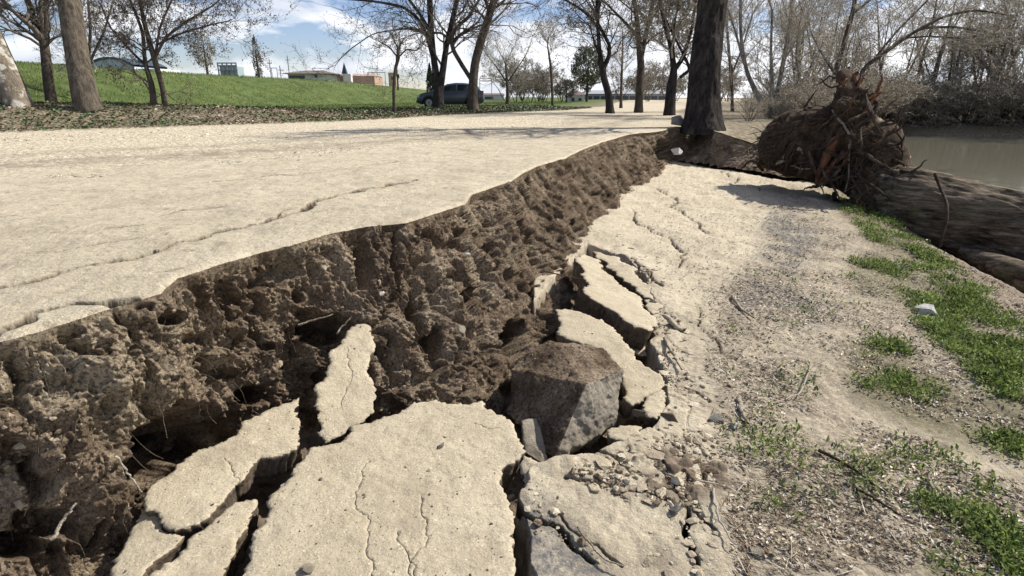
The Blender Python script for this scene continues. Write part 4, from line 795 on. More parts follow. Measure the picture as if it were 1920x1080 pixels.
tree('gnarled tree with a looped fork standing at the far path edge', 27, [[(1146, 208, 15), (1142, 180, 13), (1132, 145, 13), (1128, 125, 12), (1124, 95, 8), (1121, 50, 7), (1120, 0, 8), (1122, -100, 7), (1125, -220, 4)], [(1132, 128, 9), (1142, 105, 8), (1143, 85, 7), (1130, 60, 6), (1120, 42, 6)], [(1124, 100, 6), (1116, 85, 5), (1112, 70, 4)], [(1120, 50, 6), (1100, 25, 5), (1070, 5, 4), (1020, -20, 3)], [(1143, 85, 3), (1152, 65, 2), (1158, 50, 2)], [(1122, 20, 5), (1132, -20, 4), (1145, -90, 3)]],
     bm_='barkdark', nb=(7, 10), Lb=2.3, lv=3, start=.45, seed=21, bud=4, bs=.075, cfg=dict(up=.0, rmin=.006, kids=(2, 4)))
tree('straight forked tree second along the far path edge', 28, [[(1198, 206, 15), (1199, 170, 14), (1202, 125, 14), (1200, 100, 13), (1196, 60, 10), (1192, 20, 8), (1182, -50, 6), (1175, -180, 4)], [(1203, 105, 9), (1212, 60, 8), (1222, 20, 7), (1228, -40, 6), (1240, -160, 4)], [(1194, 68, 6), (1175, 45, 5), (1150, 20, 4), (1135, 5, 3)], [(1207, 88, 4), (1222, 70, 3), (1240, 60, 2)]],
     bm_='bark', nb=(8, 10), Lb=2.3, lv=3, start=.45, seed=22, bud=4, bs=.075, cfg=dict(up=.0, rmin=.006, kids=(2, 4)))
tree('tree with sharply raked branches just left of the massive dark trunk', 24, [[(1256, 209, 18), (1258, 170, 20), (1264, 130, 13), (1258, 90, 8), (1245, 40, 6), (1230, -20, 5), (1215, -120, 4)], [(1262, 135, 9), (1280, 110, 8), (1296, 60, 6), (1305, 0, 5)], [(1275, 145, 6), (1295, 130, 6), (1270, 80, 4), (1240, 20, 4), (1228, -30, 3)], [(1264, 128, 5), (1262, 60, 4), (1275, -10, 3)]],
     bm_='barkdark', nb=(13, 16), Lb=1.9, lv=3, start=.4, seed=23, buds=('bud', 'budtan'), bud=5, bs=.07, tw='twigbrown', cfg=dict(rmin=.009))
tree('thin bare tree between the gnarled tree and the straight forked tree', 40, [[(1165, 197, 6), (1165, 160, 5), (1167, 110, 4), (1168, 60, 2)]], bm_='bark', nb=(14, 16), Lb=1.8, lv=3, start=.3, seed=24, bud=1, tw='twigbrown')
# massive dark trunk with rough bark plates
def big_trunk():
    t = 14.6; bp = PT(1318, 243, t); gz = float(upper(np.array(bp.x), np.array(bp.y), False)); k = [(1318, 247, 72), (1318, 225, 66), (1320, 150, 56), (1328, 60, 54), (1337, 0, 53), (1352, -120, 48), (1370, -330, 40), (1385, -600, 30)]
    P = []
    for s in k: p = PT(s[0], s[1], t); P.append((p.x, p.y, p.z, s[2] * t / F / 2))
    P[0] = P[0][:2] + (gz - .15, P[0][3]); n = 260; q = smoothline(P, n); ns = 72; th = np.linspace(0, 2 * np.pi, ns, endpoint=False); R = q[:, 3:4] * np.ones((1, ns)); Zs = q[:, 2:3] * np.ones((1, ns)); h = Zs - gz
    X = np.cos(th)[None] * R; Y = np.sin(th)[None] * R
    R = R * (1 + .14 * np.exp(-np.clip(h, 0, 9) / .35) * (1 + .6 * np.cos(th * 5 + 1)[None])) + .030 * fbm(X * 1, Y * 1, Zs * .22, 9, 3, 4) + .02 * fbm(X, Y, Zs * .5, 3, 3, 9) - .025 * sstep(.1, .4, fbm(X, Y, Zs * .15, 14, 2, 7))
    X = q[:, :1] + np.cos(th) * R; Y = q[:, 1:2] + np.sin(th) * R; X = np.hstack([X, X[:, :1]]); Y = np.hstack([Y, Y[:, :1]]); Z = np.hstack([Zs, Zs[:, :1]])
    root = empty('large_tree', (bp.x, bp.y, gz), 'massive dark leaning trunk standing behind the far corner of the collapse', 'tree'); me = gridmesh('trunk', X - bp.x, Y - bp.y, Z - gz); link('trunk', me, M['bigbark'], root)
    K = Tubes(); tips = []; rng = random.Random(4)
    for c in range(15):
        i = rng.randint(120, n - 2); a = Vector(q[i, :3]); grow(K, tips, a, rot_about(Vector((0, 0, 1)), rng.uniform(.5, 1.3), rng), rng.uniform(2, 3.2), .09, 3, rng, dict(rmin=.008))
    me = K.mesh('branches'); me.transform(Matrix.Translation((-bp.x, -bp.y, -gz))); link('branches', me, M['twig'], root)
m = Mat('massive_bark', .95, .1); f = m.noise(7, 6, .75, m.scale((1, 1, .22))); c = m.ramp(f, [(.36, (.014, .012, .011)), (.55, (.06, .05, .043)), (.72, (.13, .112, .095))]); m.bump(m.noise(12, 6, .8, m.scale((1, 1, .3))), .12, 1); M['bigbark'] = m.col(c)
big_trunk()
# pale multi-stem tree and neighbours on the river side
tree('pale barked tree with five stems growing behind the root plate', 21, [[(1446, 232, 16), (1443, 215, 14), (1418, 175, 9), (1400, 135, 7), (1390, 80, 6), (1388, 30, 6), (1390, -60, 5)], [(1446, 215, 8), (1448, 160, 7), (1445, 100, 5), (1448, 20, 4)], [(1448, 212, 9), (1458, 170, 8), (1470, 110, 8), (1482, 40, 7), (1488, -40, 6)], [(1450, 215, 7), (1480, 180, 6), (1500, 150, 5), (1492, 100, 4), (1502, 30, 3)], [(1395, 120, 5), (1382, 70, 4), (1366, 20, 3)], [(1466, 120, 4), (1484, 90, 3)]],
     bm_='barkpale', tw='twigbrown', nb=(9, 12), Lb=1.7, lv=3, start=.3, seed=31, buds=('bud', 'budtan', 'budpale'), bud=3, bs=.045, cfg=dict(rmin=.006, kids=(2, 4)), flare=.2)
tree('long raked tree trunk leaning right behind the root plate', 24, [[(1546, 230, 10), (1560, 160, 9), (1580, 90, 8), (1600, 20, 8), (1612, -60, 6)], [(1600, 25, 5), (1625, 5, 4), (1660, -20, 3)], [(1566, 140, 4), (1540, 100, 3), (1520, 60, 3)]], bm_='bark', tw='twigbrown', nb=(11, 13), Lb=2.0, lv=3, start=.2, seed=32, buds=('bud', 'budtan', 'budpale'), bud=3, bs=.05, cfg=dict(rmin=.006, kids=(2, 4)))
tree('tree arching out to the right over the water', 25, [[(1600, 190, 8), (1615, 130, 8), (1660, 98, 7), (1710, 62, 6), (1770, 30, 5), (1830, 18, 4), (1900, 30, 3)], [(1690, 75, 5), (1730, 52, 5), (1790, 50, 4), (1850, 60, 3)], [(1640, 110, 5), (1680, 60, 4), (1740, 0, 3)], [(1690, 72, 4), (1740, 68, 3), (1800, 72, 3)]], bm_='bark', tw='twigbrown', nb=(12, 14), Lb=1.9, lv=3, start=.15, seed=33, buds=('budtan', 'bud', 'budpale'), bud=3, bs=.05, cfg=dict(rmin=.006, kids=(2, 4)), down=True)
tree('slender tree between the massive trunk and the pale barked tree', 30, [[(1375, 215, 6), (1372, 150, 6), (1365, 80, 5), (1360, 0, 4)], [(1372, 140, 4), (1392, 90, 3), (1410, 30, 3)]], bm_='bark', tw='twigbrown', nb=(12, 14), Lb=2.2, lv=3, start=.2, seed=34, buds=('bud', 'budtan'), bud=3, bs=.055, cfg=dict(rmin=.007, kids=(2, 4)))
tree('crooked dark tree growing out of the opposite bank', 50, [[(1868, 245, 9), (1870, 200, 9), (1866, 150, 8), (1850, 125, 6), (1835, 110, 4)], [(1868, 150, 6), (1885, 110, 4), (1900, 70, 3)], [(1860, 140, 4), (1850, 90, 3), (1870, 40, 2)]], bm_='barkdark', tw='twigbrown', nb=(10, 12), Lb=3.0, lv=3, start=.3, seed=35, buds=('bud', 'budtan'), bud=5, bs=.12, cfg=dict(rmin=.014), down=False)
# ---------------------------------------------------------------- generic bare trees for the far banks
def gen_tree(h, seed, stems=3, tw='twigbrown', buds=('bud', 'budtan'), bud=4, bs=.12, label='', group=None, loc=(0, 0, 0), lean=.2, rmin=.016, nb=(9, 11), Lb=None, bm_='bark', name='riverside_tree', lv=3, start=.12):
    rng = random.Random(seed); nr = np.random.RandomState(seed); T = Tubes(); K = Tubes(); tips = []
    for s in range(stems):
        a = rng.uniform(0, 6.28); ln = rng.uniform(.3, 1) * lean; q = Vector((math.cos(a) * .12, math.sin(a) * .12, -.15)); d = Vector((math.cos(a) * ln, math.sin(a) * ln, 1)).normalized(); pts = []; n = 10; hh = h * rng.uniform(.7, 1); r = h * .014 * rng.uniform(.7, 1)
        for i in range(n): pts.append(tuple(q)); d = (d + Vector((rng.gauss(0, .09), rng.gauss(0, .09), .03))).normalized(); q = q + d * hh / (n - 1)
        R = [r * (1 - .8 * i / (n - 1)) * (1.3 if i == 0 else 1) for i in range(n)]; T.add(pts, R, 7)
        for c in range(rng.randint(*nb)):
            f = rng.uniform(start, 1) * (n - 1); i = min(int(f), n - 2); v = Vector(pts[i]).lerp(Vector(pts[i + 1]), f - i); grow(K, tips, v, rot_about((Vector(pts[i + 1]) - Vector(pts[i])).normalized(), rng.uniform(.5, 1.2), rng), (Lb or h * .24) * rng.uniform(.6, 1.1), max(R[i] * .45, rmin), lv, rng, dict(rmin=rmin, up=.05, kids=(2, 4)))
    r = finish_tree(name, label, 'tree', group, T, K, tips, Vector((0, 0, 0)), 0.0, bm_, tw, buds, bud, bs, nr); r.location = loc; return r
def gz(x, y): return float(upper(np.array(float(x)), np.array(float(y)), False))
FB = 'bare trees crowding the opposite river bank'
fps = [gen_tree(11, 41, 3, label='', group=FB, bud=3, nb=(7, 9), buds=('bud', 'budtan', 'budpale')), gen_tree(13, 42, 2, label='', group=FB, bud=3, nb=(7, 9),  buds=('budtan', 'bud', 'budpale')), gen_tree(9, 43, 4, label='', group=FB, bud=2, nb=(6, 8), buds=('bud', 'budpale'))]
rg = random.Random(77); used = [0, 0, 0]
def put_far(x, y, k, sc, label, group=FB, zz=None):
    z = gz(x, y) if zz is None else zz
    if not used[k]:
        used[k] = 1; o = fps[k]; o.location = (x, y, z); o.scale = (sc,) * 3; o['label'] = label; return o
    return copy_tree(fps[k], (x, y, z), rg.uniform(0, 6.28), sc, label, group)
for i in range(18):      # along the opposite bank, right part of the picture
    u = -0.2 + i / 33 * 2.6; row = i % 2; px = 1500 + i * 36; a, b, c = ray(px, 245); base = np.array([34, 51]) + np.array([7, -4]) * ((px - 1690) / 230.0) * 1.0; n_ = np.array([.496, .868]); p = base + n_ * (2.6 + row * 6 + rg.uniform(-1, 1.5)); put_far(p[0], p[1], rg.randint(0, 2), rg.uniform(.85, 1.25), 'bare twiggy tree in the thicket on the opposite river bank')
NB = 'bare trees on the near bank beyond the collapse'
for i in range(5):
    y = 34 + i * 8.0 + rg.uniform(-1, 1); xr = np.interp(y, CRX[0], CRX[1]); x = xr - rg.uniform(.5, 5.5) - (1.5 if y < 35 else 0)
    put_far(x, y, rg.randint(0, 2), rg.uniform(.6, 1.0), 'bare tree in the thicket between the path and the river', NB)
SHR = 'low grey brush at the foot of the riverside trees'
sp = gen_tree(2.6, 51, 7, tw='twigbrown', buds=('bud', 'lf1', 'budpale'), bud=5, bs=.07, lean=.9, rmin=.008, nb=(7, 9), name='bare_shrub', label='bare grey shrub on the river bank', group=SHR, Lb=1.1, lv=2, start=.0); sp['category'] = 'shrub'
first = True
def put_shrub(x, y, sc, label, grp, z=None):
    global first
    z = gz(x, y) if z is None else z
    if first: first = False; sp.location = (x, y, z); sp.scale = (sc,) * 3; sp['label'] = label; sp['group'] = grp; return
    copy_tree(sp, (x, y, z), rg.uniform(0, 6.28), sc, label, grp, 1.2)
for i in range(44):
    px = 1560 + i * 13; base = np.array([34, 51]) + np.array([7, -4]) * ((px - 1690) / 230.0); p = base + np.array([.496, .868]) * (.2 + (i % 3) * 1.5 + rg.uniform(-.4, .8)); put_shrub(p[0], p[1], rg.uniform(1.1, 1.7), 'dark bare shrub at the water line of the opposite bank', 'dark shrubs along the opposite water line', max(-2.3, gz(*p)))
for i in range(26):
    y = rg.uniform(21, 60); xr = np.interp(y, CRX[0], CRX[1]); x = xr - rg.uniform(-1.2, 5.0); put_shrub(x, y, rg.uniform(.5, 1.0), 'bare grey shrub in the brush beyond the collapse', SHR)
# trees and bushes on the flats beyond the car
FL = 'small bare trees in a row on the flats right of the parked car'
fl = gen_tree(4.6, 61, 3, tw='twigbrown', buds=('bud',), bud=3, bs=.12, lean=.4, rmin=.016, nb=(8, 10), name='small_tree', label='small round bare tree in the row on the flats', group=FL, start=.15)
locs = [(968, 66), (982, 68), (995, 72), (1008, 70), (1020, 74), (1052, 66), (1056, 71)]
for i, (px, t) in enumerate(locs):
    a, b, c = ray(px, 190); x, y = float(a * t), float(b * t)
    if i == 0: fl.location = (x, y, gz(x, y)); continue
    copy_tree(fl, (x, y, gz(x, y)), i * 1.3, rg.uniform(.7, .95), 'small round bare tree in the row on the flats', FL, 1.15)
def leafy(name, label, px, t, h, w, buds, n, seed, cat='tree', shape='round', s=.25):
    a, b, c = ray(px, 190); x, y = float(a * t), float(b * t); z = gz(x, y); nr = np.random.RandomState(seed); root = empty(name, (x, y, z), label, cat); T = Tubes(); T.add([(0, 0, -.2), (0, 0, h * .3), (0, 0, h * .6), (0.05, 0, h * .9)], [h * .02 + .05, h * .018 + .03, h * .012 + .02, .01], 7); link('trunk', T.mesh('trunk'), M['bark'], root)
    q = nr.normal(0, 1, (n, 3)); q /= np.linalg.norm(q, axis=1, keepdims=True); q *= nr.uniform(.35, 1, n)[:, None] ** .5; q *= (1 + .25 * fbm(q[:, 0], q[:, 1], q[:, 2], 2.2, 3, seed))[:, None]
    zz = (q[:, 2] * .5 + .5)
    if shape == 'cone': rr_ = (1 - zz * .95) ** .8; hz = h * (.05 + .95 * zz)
    elif shape == 'column': rr_ = np.minimum(1, (1 - zz) * 3) ** .6; hz = h * (.03 + .97 * zz)
    else: rr_ = 1.0; hz = h * (.18 + .82 * zz)
    X = q[:, 0] * w / 2 * rr_; Y = q[:, 1] * w / 2 * rr_; k = fbm(X, Y, hz, 1.6, 3, seed + 3) > -.22; X, Y, hz = X[k], Y[k], hz[k]; ss = nr.uniform(.5, 1.2, len(X)) * s
    o = cards('crown', X, Y, hz, ss, ss * .6, [M[v] for v in buds], seed, 1.5, lift=0, kind=None); o.parent = root; return root
leafy('evergreen_tree', 'large round grey green tree on the flats beside the white house', 1100, 78, 7.4, 4.6, ('fir2', 'budgreen', 'bud'), 9000, 3, s=.28)
leafy('cypress', 'dark pointed conifer behind the left stem of the tree by the car', 808, 82, 4.9, 1.9, ('fir', 'fir'), 5000, 4, shape='cone', s=.2)
leafy('cypress', 'small dark conifer beside the tan tower on the embankment', 748, 80, 4.6, .8, ('fir', 'fir'), 2500, 5, shape='cone', s=.16)
leafy('poplar', 'distant narrow poplar behind the green embankment', 492, 100, 8.6, 1.6, ('bud', 'fir2'), 2500, 6, shape='column', s=.25)
leafy('bush', 'brown bush behind the embankment beside the greenhouse frame', 398, 60, 4.8, 2.2, ('bud', 'budpale'), 1800, 7, cat='bush', s=.2)
leafy('bush', 'dark rounded bush at the right end of the row on the flats', 1062, 64, 2.6, 2.6, ('bud', 'fir'), 2500, 8, cat='bush', s=.18)
leafy('tree_row', 'hazy distant trees behind the long warehouse', 1230, 170, 7, 20, ('fir2', 'bud'), 5000, 9, s=.6)
for i in range(22):
    y = rg.uniform(19, 34); x = rg.uniform(.42, .62) * y * .95; x = min(x, float(np.interp(y, *CRX)) + .6); put_shrub(x, y, rg.uniform(.28, .62), 'low bare shrub in the brush between the massive trunk and the root plate', 'low brush between the massive trunk and the root plate')
for i in range(16):
    t = rg.uniform(85, 140); px = rg.choice([rg.uniform(1150, 1270), rg.uniform(1335, 1450), rg.uniform(1335, 1450), rg.uniform(930, 1060)]); x, y = [float(v) * t for v in ray(px, 190)[:2]]; copy_tree(fl, (x, y, gz(x, y)), rg.uniform(0, 6), rg.uniform(1.1, 1.9), 'hazy bare tree on the far horizon beyond the path', 'hazy bare trees on the far horizon', 1.2)
# ---------------------------------------------------------------- uprooted tree: soil plate, roots, fallen trunk
M['rootsoil'] = simple('root_plate_soil', (.035, .024, .017), (.12, .085, .055), 9, .97, .03, 30, .1); M['rootdark'] = bark('root_dark', (.03, .021, .015), (.10, .07, .048)); M['rootorange'] = bark('split_root_orange', (.10, .04, .02), (.30, .145, .08)); M['rootpale'] = bark('root_pale', (.26, .21, .15), (.48, .42, .33))
M['rootbrown'] = bark('root_fibre', (.03, .022, .016), (.16, .12, .085))
M['logbark'] = None
def logbark():
    m = Mat('fallen_trunk_bark', .93, .12); q = m.n('ShaderNodeMapping'); q.inputs['Rotation'].default_value = (0, 0, rad(33)); m.l(m.vec, q.inputs[0]); m.vec = q.outputs[0]; v = m.scale((.12, 1, 1)); f = m.noise(13, 5, .75, v)
    c = m.ramp(f, [(.36, (.03, .022, .016)), (.5, (.12, .092, .065)), (.66, (.30, .245, .18))]); c = m.mix(m.ramp(m.noise(3, 4, .7), [(.52, 0), (.64, .45)]), c, (.13, .13, .06)); m.bump(m.noise(20, 5, .75, v), .06, 1); return m.col(c)
M['logbark'] = logbark()
RP = [(1425, 316), (1426, 270), (1438, 246), (1456, 226), (1490, 208), (1530, 204), (1556, 197), (1576, 188), (1588, 168), (1586, 138), (1598, 128), (1612, 142), (1618, 160), (1640, 166), (1650, 176), (1640, 198), (1645, 222), (1660, 228), (1676, 226), (1688, 244), (1690, 270), (1698, 300), (1716, 322), (1712, 360), (1690, 385), (1660, 400), (1635, 396), (1610, 380), (1580, 366), (1540, 350), (1490, 334), (1450, 322)]
def rt(px): return 11.2 - (px - 1420) / 290 * 2.1
rc = PT(1570, 300, rt(1570)); up_root = empty('uprooted_tree', (rc.x, rc.y, -0.9), 'uprooted tree with a torn root plate and thick fallen trunk lying over the water edge', 'tree'); OFF = Matrix.Translation((-rc.x, -rc.y, 0.9))
def uput(n, me, mat): me.transform(OFF); return link(n, me, mat, up_root)
def root_plate():
    P = np.array([tuple(PT(a, b, rt(a))) for a, b in RP]); o = P.mean(0); ax = np.array([.86, -.50, 0]); ax = (P[21] - P[0]) * np.array([1, 1, 0]); ax /= np.linalg.norm(ax); az_ = np.array([0, 0, 1.]); nrm = np.cross(ax, az_)
    if nrm[1] > 0: nrm = -nrm
    L2 = np.stack([(P - o) @ ax, P[:, 2] - o[2]], -1); out_ = wiggle(list(L2) + [L2[0]], 3, .12, 5)[:-1]; step = .035
    gx, gy = np.meshgrid(np.arange(-2.2, 2.2, step), np.arange(-2.2, 2.2, step)); gx, gy = gx.ravel(), gy.ravel(); k = psd(gx, gy, out_) > step * .4; pts = np.vstack([out_, np.stack([gx[k], gy[k]], -1)])
    vs, es, fs, *_ = delaunay_2d_cdt([Vector(map(float, v)) for v in pts], [], [list(range(len(out_)))], 1, 1e-5); v2 = np.array([[v.x, v.y] for v in vs]); d = np.maximum(psd(v2[:, 0], v2[:, 1], out_), 0)
    dome = .50 * np.sqrt(1 - (1 - np.clip(d / .55, 0, 1)) ** 2); X = o + v2[:, :1] * ax + v2[:, 1:] * az_; st = (v2[:, 0] * .8 - v2[:, 1] * .6)          # strands run diagonally
    nz = .26 * fbm(X[:, 0], X[:, 1], X[:, 2], 2.6, 4, 3) + .16 * fbm(st * 7, v2[:, 0] * 1.2, 0 * st, 1, 3, 5) + .10 * fbm(X[:, 0], X[:, 1], X[:, 2], 9, 3, 6)
    e = sstep(0, .12, d); F_ = X + nrm * (dome + nz * e)[:, None]; Bk = X - nrm * (dome * 1.0 + nz * e)[:, None]; n = len(X); tri = np.array([f for f in fs if len(f) == 3]); onb = d < 1e-6
    idx = np.arange(n) + n; idx[onb] = np.arange(n)[onb]; Q = np.vstack([tri, idx[tri][:, ::-1]]); me = fast('soil_plate', np.vstack([F_, Bk]), Q, True); uput('soil_plate', me, M['rootsoil'])
    return o, ax, nrm, out_
o_, ax_, nr_, ol_ = root_plate()
def plate_pt(px, py, off): p = PT(px, py, rt(px)); return np.array(p) + nr_ * off
def root_tube(name, pts, mat, noise=.03, seed=1, n=16, sides=7):
    k = smoothline([tuple(plate_pt(a, b, o)) + (w * .72 * rt(a) / F / 2,) for a, b, w, o in pts], n); r = np.random.RandomState(seed); k[:, :3] += r.normal(0, noise * .35, (n, 3)) ; T = Tubes(); T.add([tuple(v) for v in k[:, :3]], list(k[:, 3]), sides); return uput(name, T.mesh(name), mat)
RR = [([(1570, 300, 20, .55), (1585, 250, 18, .6), (1600, 200, 15, .5), (1598, 160, 14, .3), (1596, 128, 10, .1)], 'rootdark'), ([(1600, 240, 12, .5), (1612, 200, 16, .3), (1618, 165, 18, .2), (1610, 142, 14, .2), (1618, 138, 9, .2)], 'rootorange'),
      ([(1632, 215, 10, .4), (1650, 185, 12, .2), (1655, 160, 9, .1), (1660, 140, 4, .1)], 'rootorange'), ([(1630, 170, 4, .3), (1640, 185, 8, .3), (1654, 178, 8, .2), (1662, 172, 4, .2)], 'rootorange'),
      ([(1560, 340, 8, .62), (1575, 300, 22, .62), (1592, 265, 26, .6), (1608, 245, 14, .55)], 'rootorange'), ([(1560, 345, 6, .6), (1590, 310, 12, .62), (1612, 280, 14, .6)], 'rootorange'), ([(1645, 272, 5, .5), (1660, 262, 10, .5), (1675, 260, 5, .45)], 'rootorange'),
      ([(1655, 400, 14, .3), (1650, 370, 16, .45), (1658, 340, 10, .45)], 'rootorange'), ([(1630, 200, 14, .3), (1655, 190, 12, .2), (1650, 215, 8, .3)], 'rootdark'),
      ([(1590, 205, 5, .6), (1605, 225, 6, .65), (1622, 245, 7, .6), (1622, 270, 7, .6), (1618, 320, 5, .55), (1610, 355, 3, .5)], 'rootpale'), ([(1480, 305, 4, .5), (1490, 300, 9, .55), (1505, 298, 4, .55)], 'rootpale'), ([(1495, 295, 3, .55), (1512, 278, 12, .6), (1530, 275, 10, .6), (1535, 285, 3, .6)], 'rootpale'), ([(1505, 305, 2, .5), (1530, 312, 4, .6), (1550, 312, 3, .6)], 'rootpale'),
      ([(1585, 150, 6, .2), (1560, 142, 4, .1), (1540, 158, 3, .1), (1530, 162, 2, .1)], 'rootdark'), ([(1588, 160, 6, .2), (1560, 165, 5, .1), (1545, 150, 3, .1)], 'rootdark'), ([(1690, 240, 6, .3), (1700, 260, 5, .2), (1696, 300, 4, .1), (1705, 330, 4, .1)], 'rootdark'),
      ([(1450, 316, 8, .4), (1425, 300, 8, .2), (1400, 305, 6, .0), (1385, 318, 3, -.1)], 'rootdark'), ([(1680, 225, 8, .3), (1660, 240, 14, .4), (1640, 255, 12, .5), (1650, 290, 8, .5)], 'rootdark'), ([(1700, 320, 10, .4), (1690, 350, 12, .4), (1690, 390, 8, .3)], 'rootdark')]
for i in range(22):
    r = random.Random(i); s = i / 22; x0 = 1600 - r.uniform(0, 30) - s * 60; y0 = 205 + s * 30 + r.uniform(-8, 15); x1 = 1436 + s * 60 + r.uniform(-8, 12); y1 = 262 + s * 66 + r.uniform(-10, 8); w = r.uniform(5, 12); RR.append(([(x0, y0, w, .45), ((x0 * 2 + x1) / 3, (y0 * 2 + y1) / 3 + r.uniform(-6, 8), w, .66), ((x0 + 2 * x1) / 3, (y0 + 2 * y1) / 3 + r.uniform(-4, 8), w * .8, .62), (x1, y1, w * .3, .3)], 'rootdark'))
for i in range(26):
    r = random.Random(500 + i); q_ = RP[r.randint(5, len(RP) - 4)]; cx, cy = q_[0] * .9 + 1585 * .1, q_[1] * .9 + 290 * .1; vx, vy = q_[0] - 1585, q_[1] - 290; l_ = math.hypot(vx, vy); vx /= l_; vy /= l_; L_ = r.uniform(14, 42); b1, b2 = r.uniform(-.6, .6), r.uniform(-1, 1); RR.append(([(cx, cy, r.uniform(7, 15), .3), (cx + (vx - vy * b1) * L_ * .5, cy + (vy + vx * b1) * L_ * .5, r.uniform(4, 9), .25), (cx + (vx - vy * b2) * L_, cy + (vy + vx * b2) * L_, 2, .15)], 'rootdark'))
for i in range(22):
    r = random.Random(700 + i); x, y = r.uniform(1560, 1700), r.uniform(200, 370); a = r.uniform(0, 3.14); L_ = r.uniform(25, 60); RR.append(([(x - math.cos(a) * L_, y - math.sin(a) * L_, 3, .5), (x + r.uniform(-8, 8), y + r.uniform(-8, 8), r.uniform(5, 11), .78), (x + math.cos(a + .4) * L_, y + math.sin(a + .4) * L_, 2, .5)], r.choice(['rootdark', 'rootdark', 'rootbrown'])))
for i in range(20):
    r = random.Random(900 + i); cx, cy, sp_ = r.choice([(1585, 300, 22), (1585, 300, 22), (1600, 330, 16), (1615, 160, 10), (1650, 165, 8), (1650, 380, 14), (1630, 210, 18)]); x, y = cx + r.gauss(0, sp_ * .6), cy + r.gauss(0, sp_); l_ = r.uniform(12, 34); RR.append(([(x - l_ * .5, y + l_ * .8, 1, .58), (x, y, r.uniform(3, 8), .68), (x + l_ * .35, y - l_ * .7, 1, .58)], r.choice(['rootorange', 'rootorange', 'rootdark'])))
for i, (pts, mt) in enumerate(RR): root_tube('root', pts, M[mt], .02, i)
def fibres():
    r = random.Random(3); T = Tubes(); n = 0
    while n < 1300:
        x, y = r.uniform(1425, 1715), r.uniform(130, 400)
        if not inpoly(np.array(x), np.array(y), RP): continue
        if psd(np.array(x), np.array(y), RP) < 14 + (26 if y > 300 else 0): continue
        n += 1; L_ = r.uniform(.12, .42); p = plate_pt(x, y, r.uniform(.2, .65)); a = Vector((-.55, .2, -.4)) if x < 1590 and r.random() < .35 else Vector((r.uniform(-1, 1), r.uniform(-.6, .2), r.uniform(-1, .7))); d = (a + Vector((r.gauss(0, .35), r.gauss(0, .3), r.gauss(0, .35)))).normalized(); q = Vector(p); pts = []
        for k in range(6): pts.append(tuple(q)); d = (d + Vector((r.gauss(0, .2), r.gauss(0, .2), -.12))).normalized(); q = q + d * L_ / 5
        w = r.uniform(.003, .013); T.add(pts, [w * (1 - .15 * k) for k in range(6)], 4)
    uput('root_fibres', T.mesh('root_fibres'), M['rootbrown'])['kind'] = 'stuff'
fibres()
def log():
    p0, p1, p2 = PT(1625, 352, 9.7), PT(1700, 381, 9.2), PT(1920, 446, 8.3); dd = (p2 - p1); K = [tuple(p0) + (.46,), tuple(p1) + (.57,), tuple(p2) + (.60,), tuple(p2 + dd * 1.5) + (.58,), tuple(p2 + dd * 3.5 + Vector((0, 0, -.1))) + (.54,)]; n = 420; q = smoothline(K, n); ns = 130; th = np.linspace(0, 2 * np.pi, ns + 1); T = np.gradient(q[:, :3], axis=0); T /= np.linalg.norm(T, axis=1, keepdims=True); A = np.cross(T, [0, 0, 1]); A /= np.linalg.norm(A, axis=1, keepdims=True); B_ = np.cross(T, A)
    s = np.linspace(0, 6, n)[:, None]; u = (np.cos(th) * .57)[None]; v = (np.sin(th) * .57)[None]; dsp = .05 * fbm(u * 9, v * 9, s * 1.2, 1, 4, 3) + .03 * fbm(u, v, s * .5, 3, 3, 4) - .035 * sstep(.05, .3, fbm(u * 6, v * 6, s * .9, 1.6, 3, 8)) + .045 * fbm(u * 22, v * 22, s * 3.5, 1, 2, 9)
    R = q[:, 3:4] * (1 + dsp * 1.2); V = q[:, None, :3] + R[..., None] * (A[:, None] * np.cos(th)[None, :, None] + B_[:, None] * np.sin(th)[None, :, None]); uput('trunk', gridmesh('trunk', V[..., 0], V[..., 1], V[..., 2]), M['logbark'])
    T_ = Tubes(); k = [PT(1752, 325, 9.0 - .5), PT(1762, 350, 8.5), PT(1776, 380, 8.25), PT(1776, 410, 8.2), PT(1768, 440, 8.25), PT(1762, 462, 8.4)]; kk = smoothline([tuple(v) + (.022,) for v in k], 20); T_.add([tuple(v) for v in kk[:, :3]], list(kk[:, 3]), 7); uput('creeper', T_.mesh('creeper'), M['rootbrown'])
    T_ = Tubes(); k = [PT(1800, 470, 8.2), PT(1850, 492, 7.9), PT(1900, 512, 7.6), PT(1990, 560, 7.3)]; kk = smoothline([tuple(v) + (w,) for v, w in zip(k, (.05, .15, .2, .2))], 24); T_.add([tuple(v) for v in kk[:, :3]], list(kk[:, 3]), 14); uput('branch', T_.mesh('branch'), M['logbark'])
log()
def crumbs():
    r = np.random.RandomState(12); n = 1500; px = r.uniform(200, 1250, n); py = r.uniform(600, 1080, n); X_, Y_, Z_, S_ = [], [], [], []; dg = bpy.context.evaluated_depsgraph_get(); o = Vector((0, 0, CAMZ))
    for a, b in zip(px, py):
        d = Vector([float(v) for v in ray(a, b)]).normalized(); ok, loc, nn, idx, ob, mt = S.ray_cast(dg, o, d)
        if ok and nn.z > .6 and ob.name.startswith(('broken_slab', 'upturned')): X_.append(loc.x); Y_.append(loc.y); Z_.append(loc.z); S_.append(min(.014, r.lognormal(-6.1, .6)))
    if X_: blobs('soil_crumbs', *map(np.array, (X_, Y_, Z_, S_)), [M['brownclod'], M['soil'], M['pale'], M['gravd']], 41, 'loose crumbs of soil and grit lying on the slabs', .7)
crumbs()
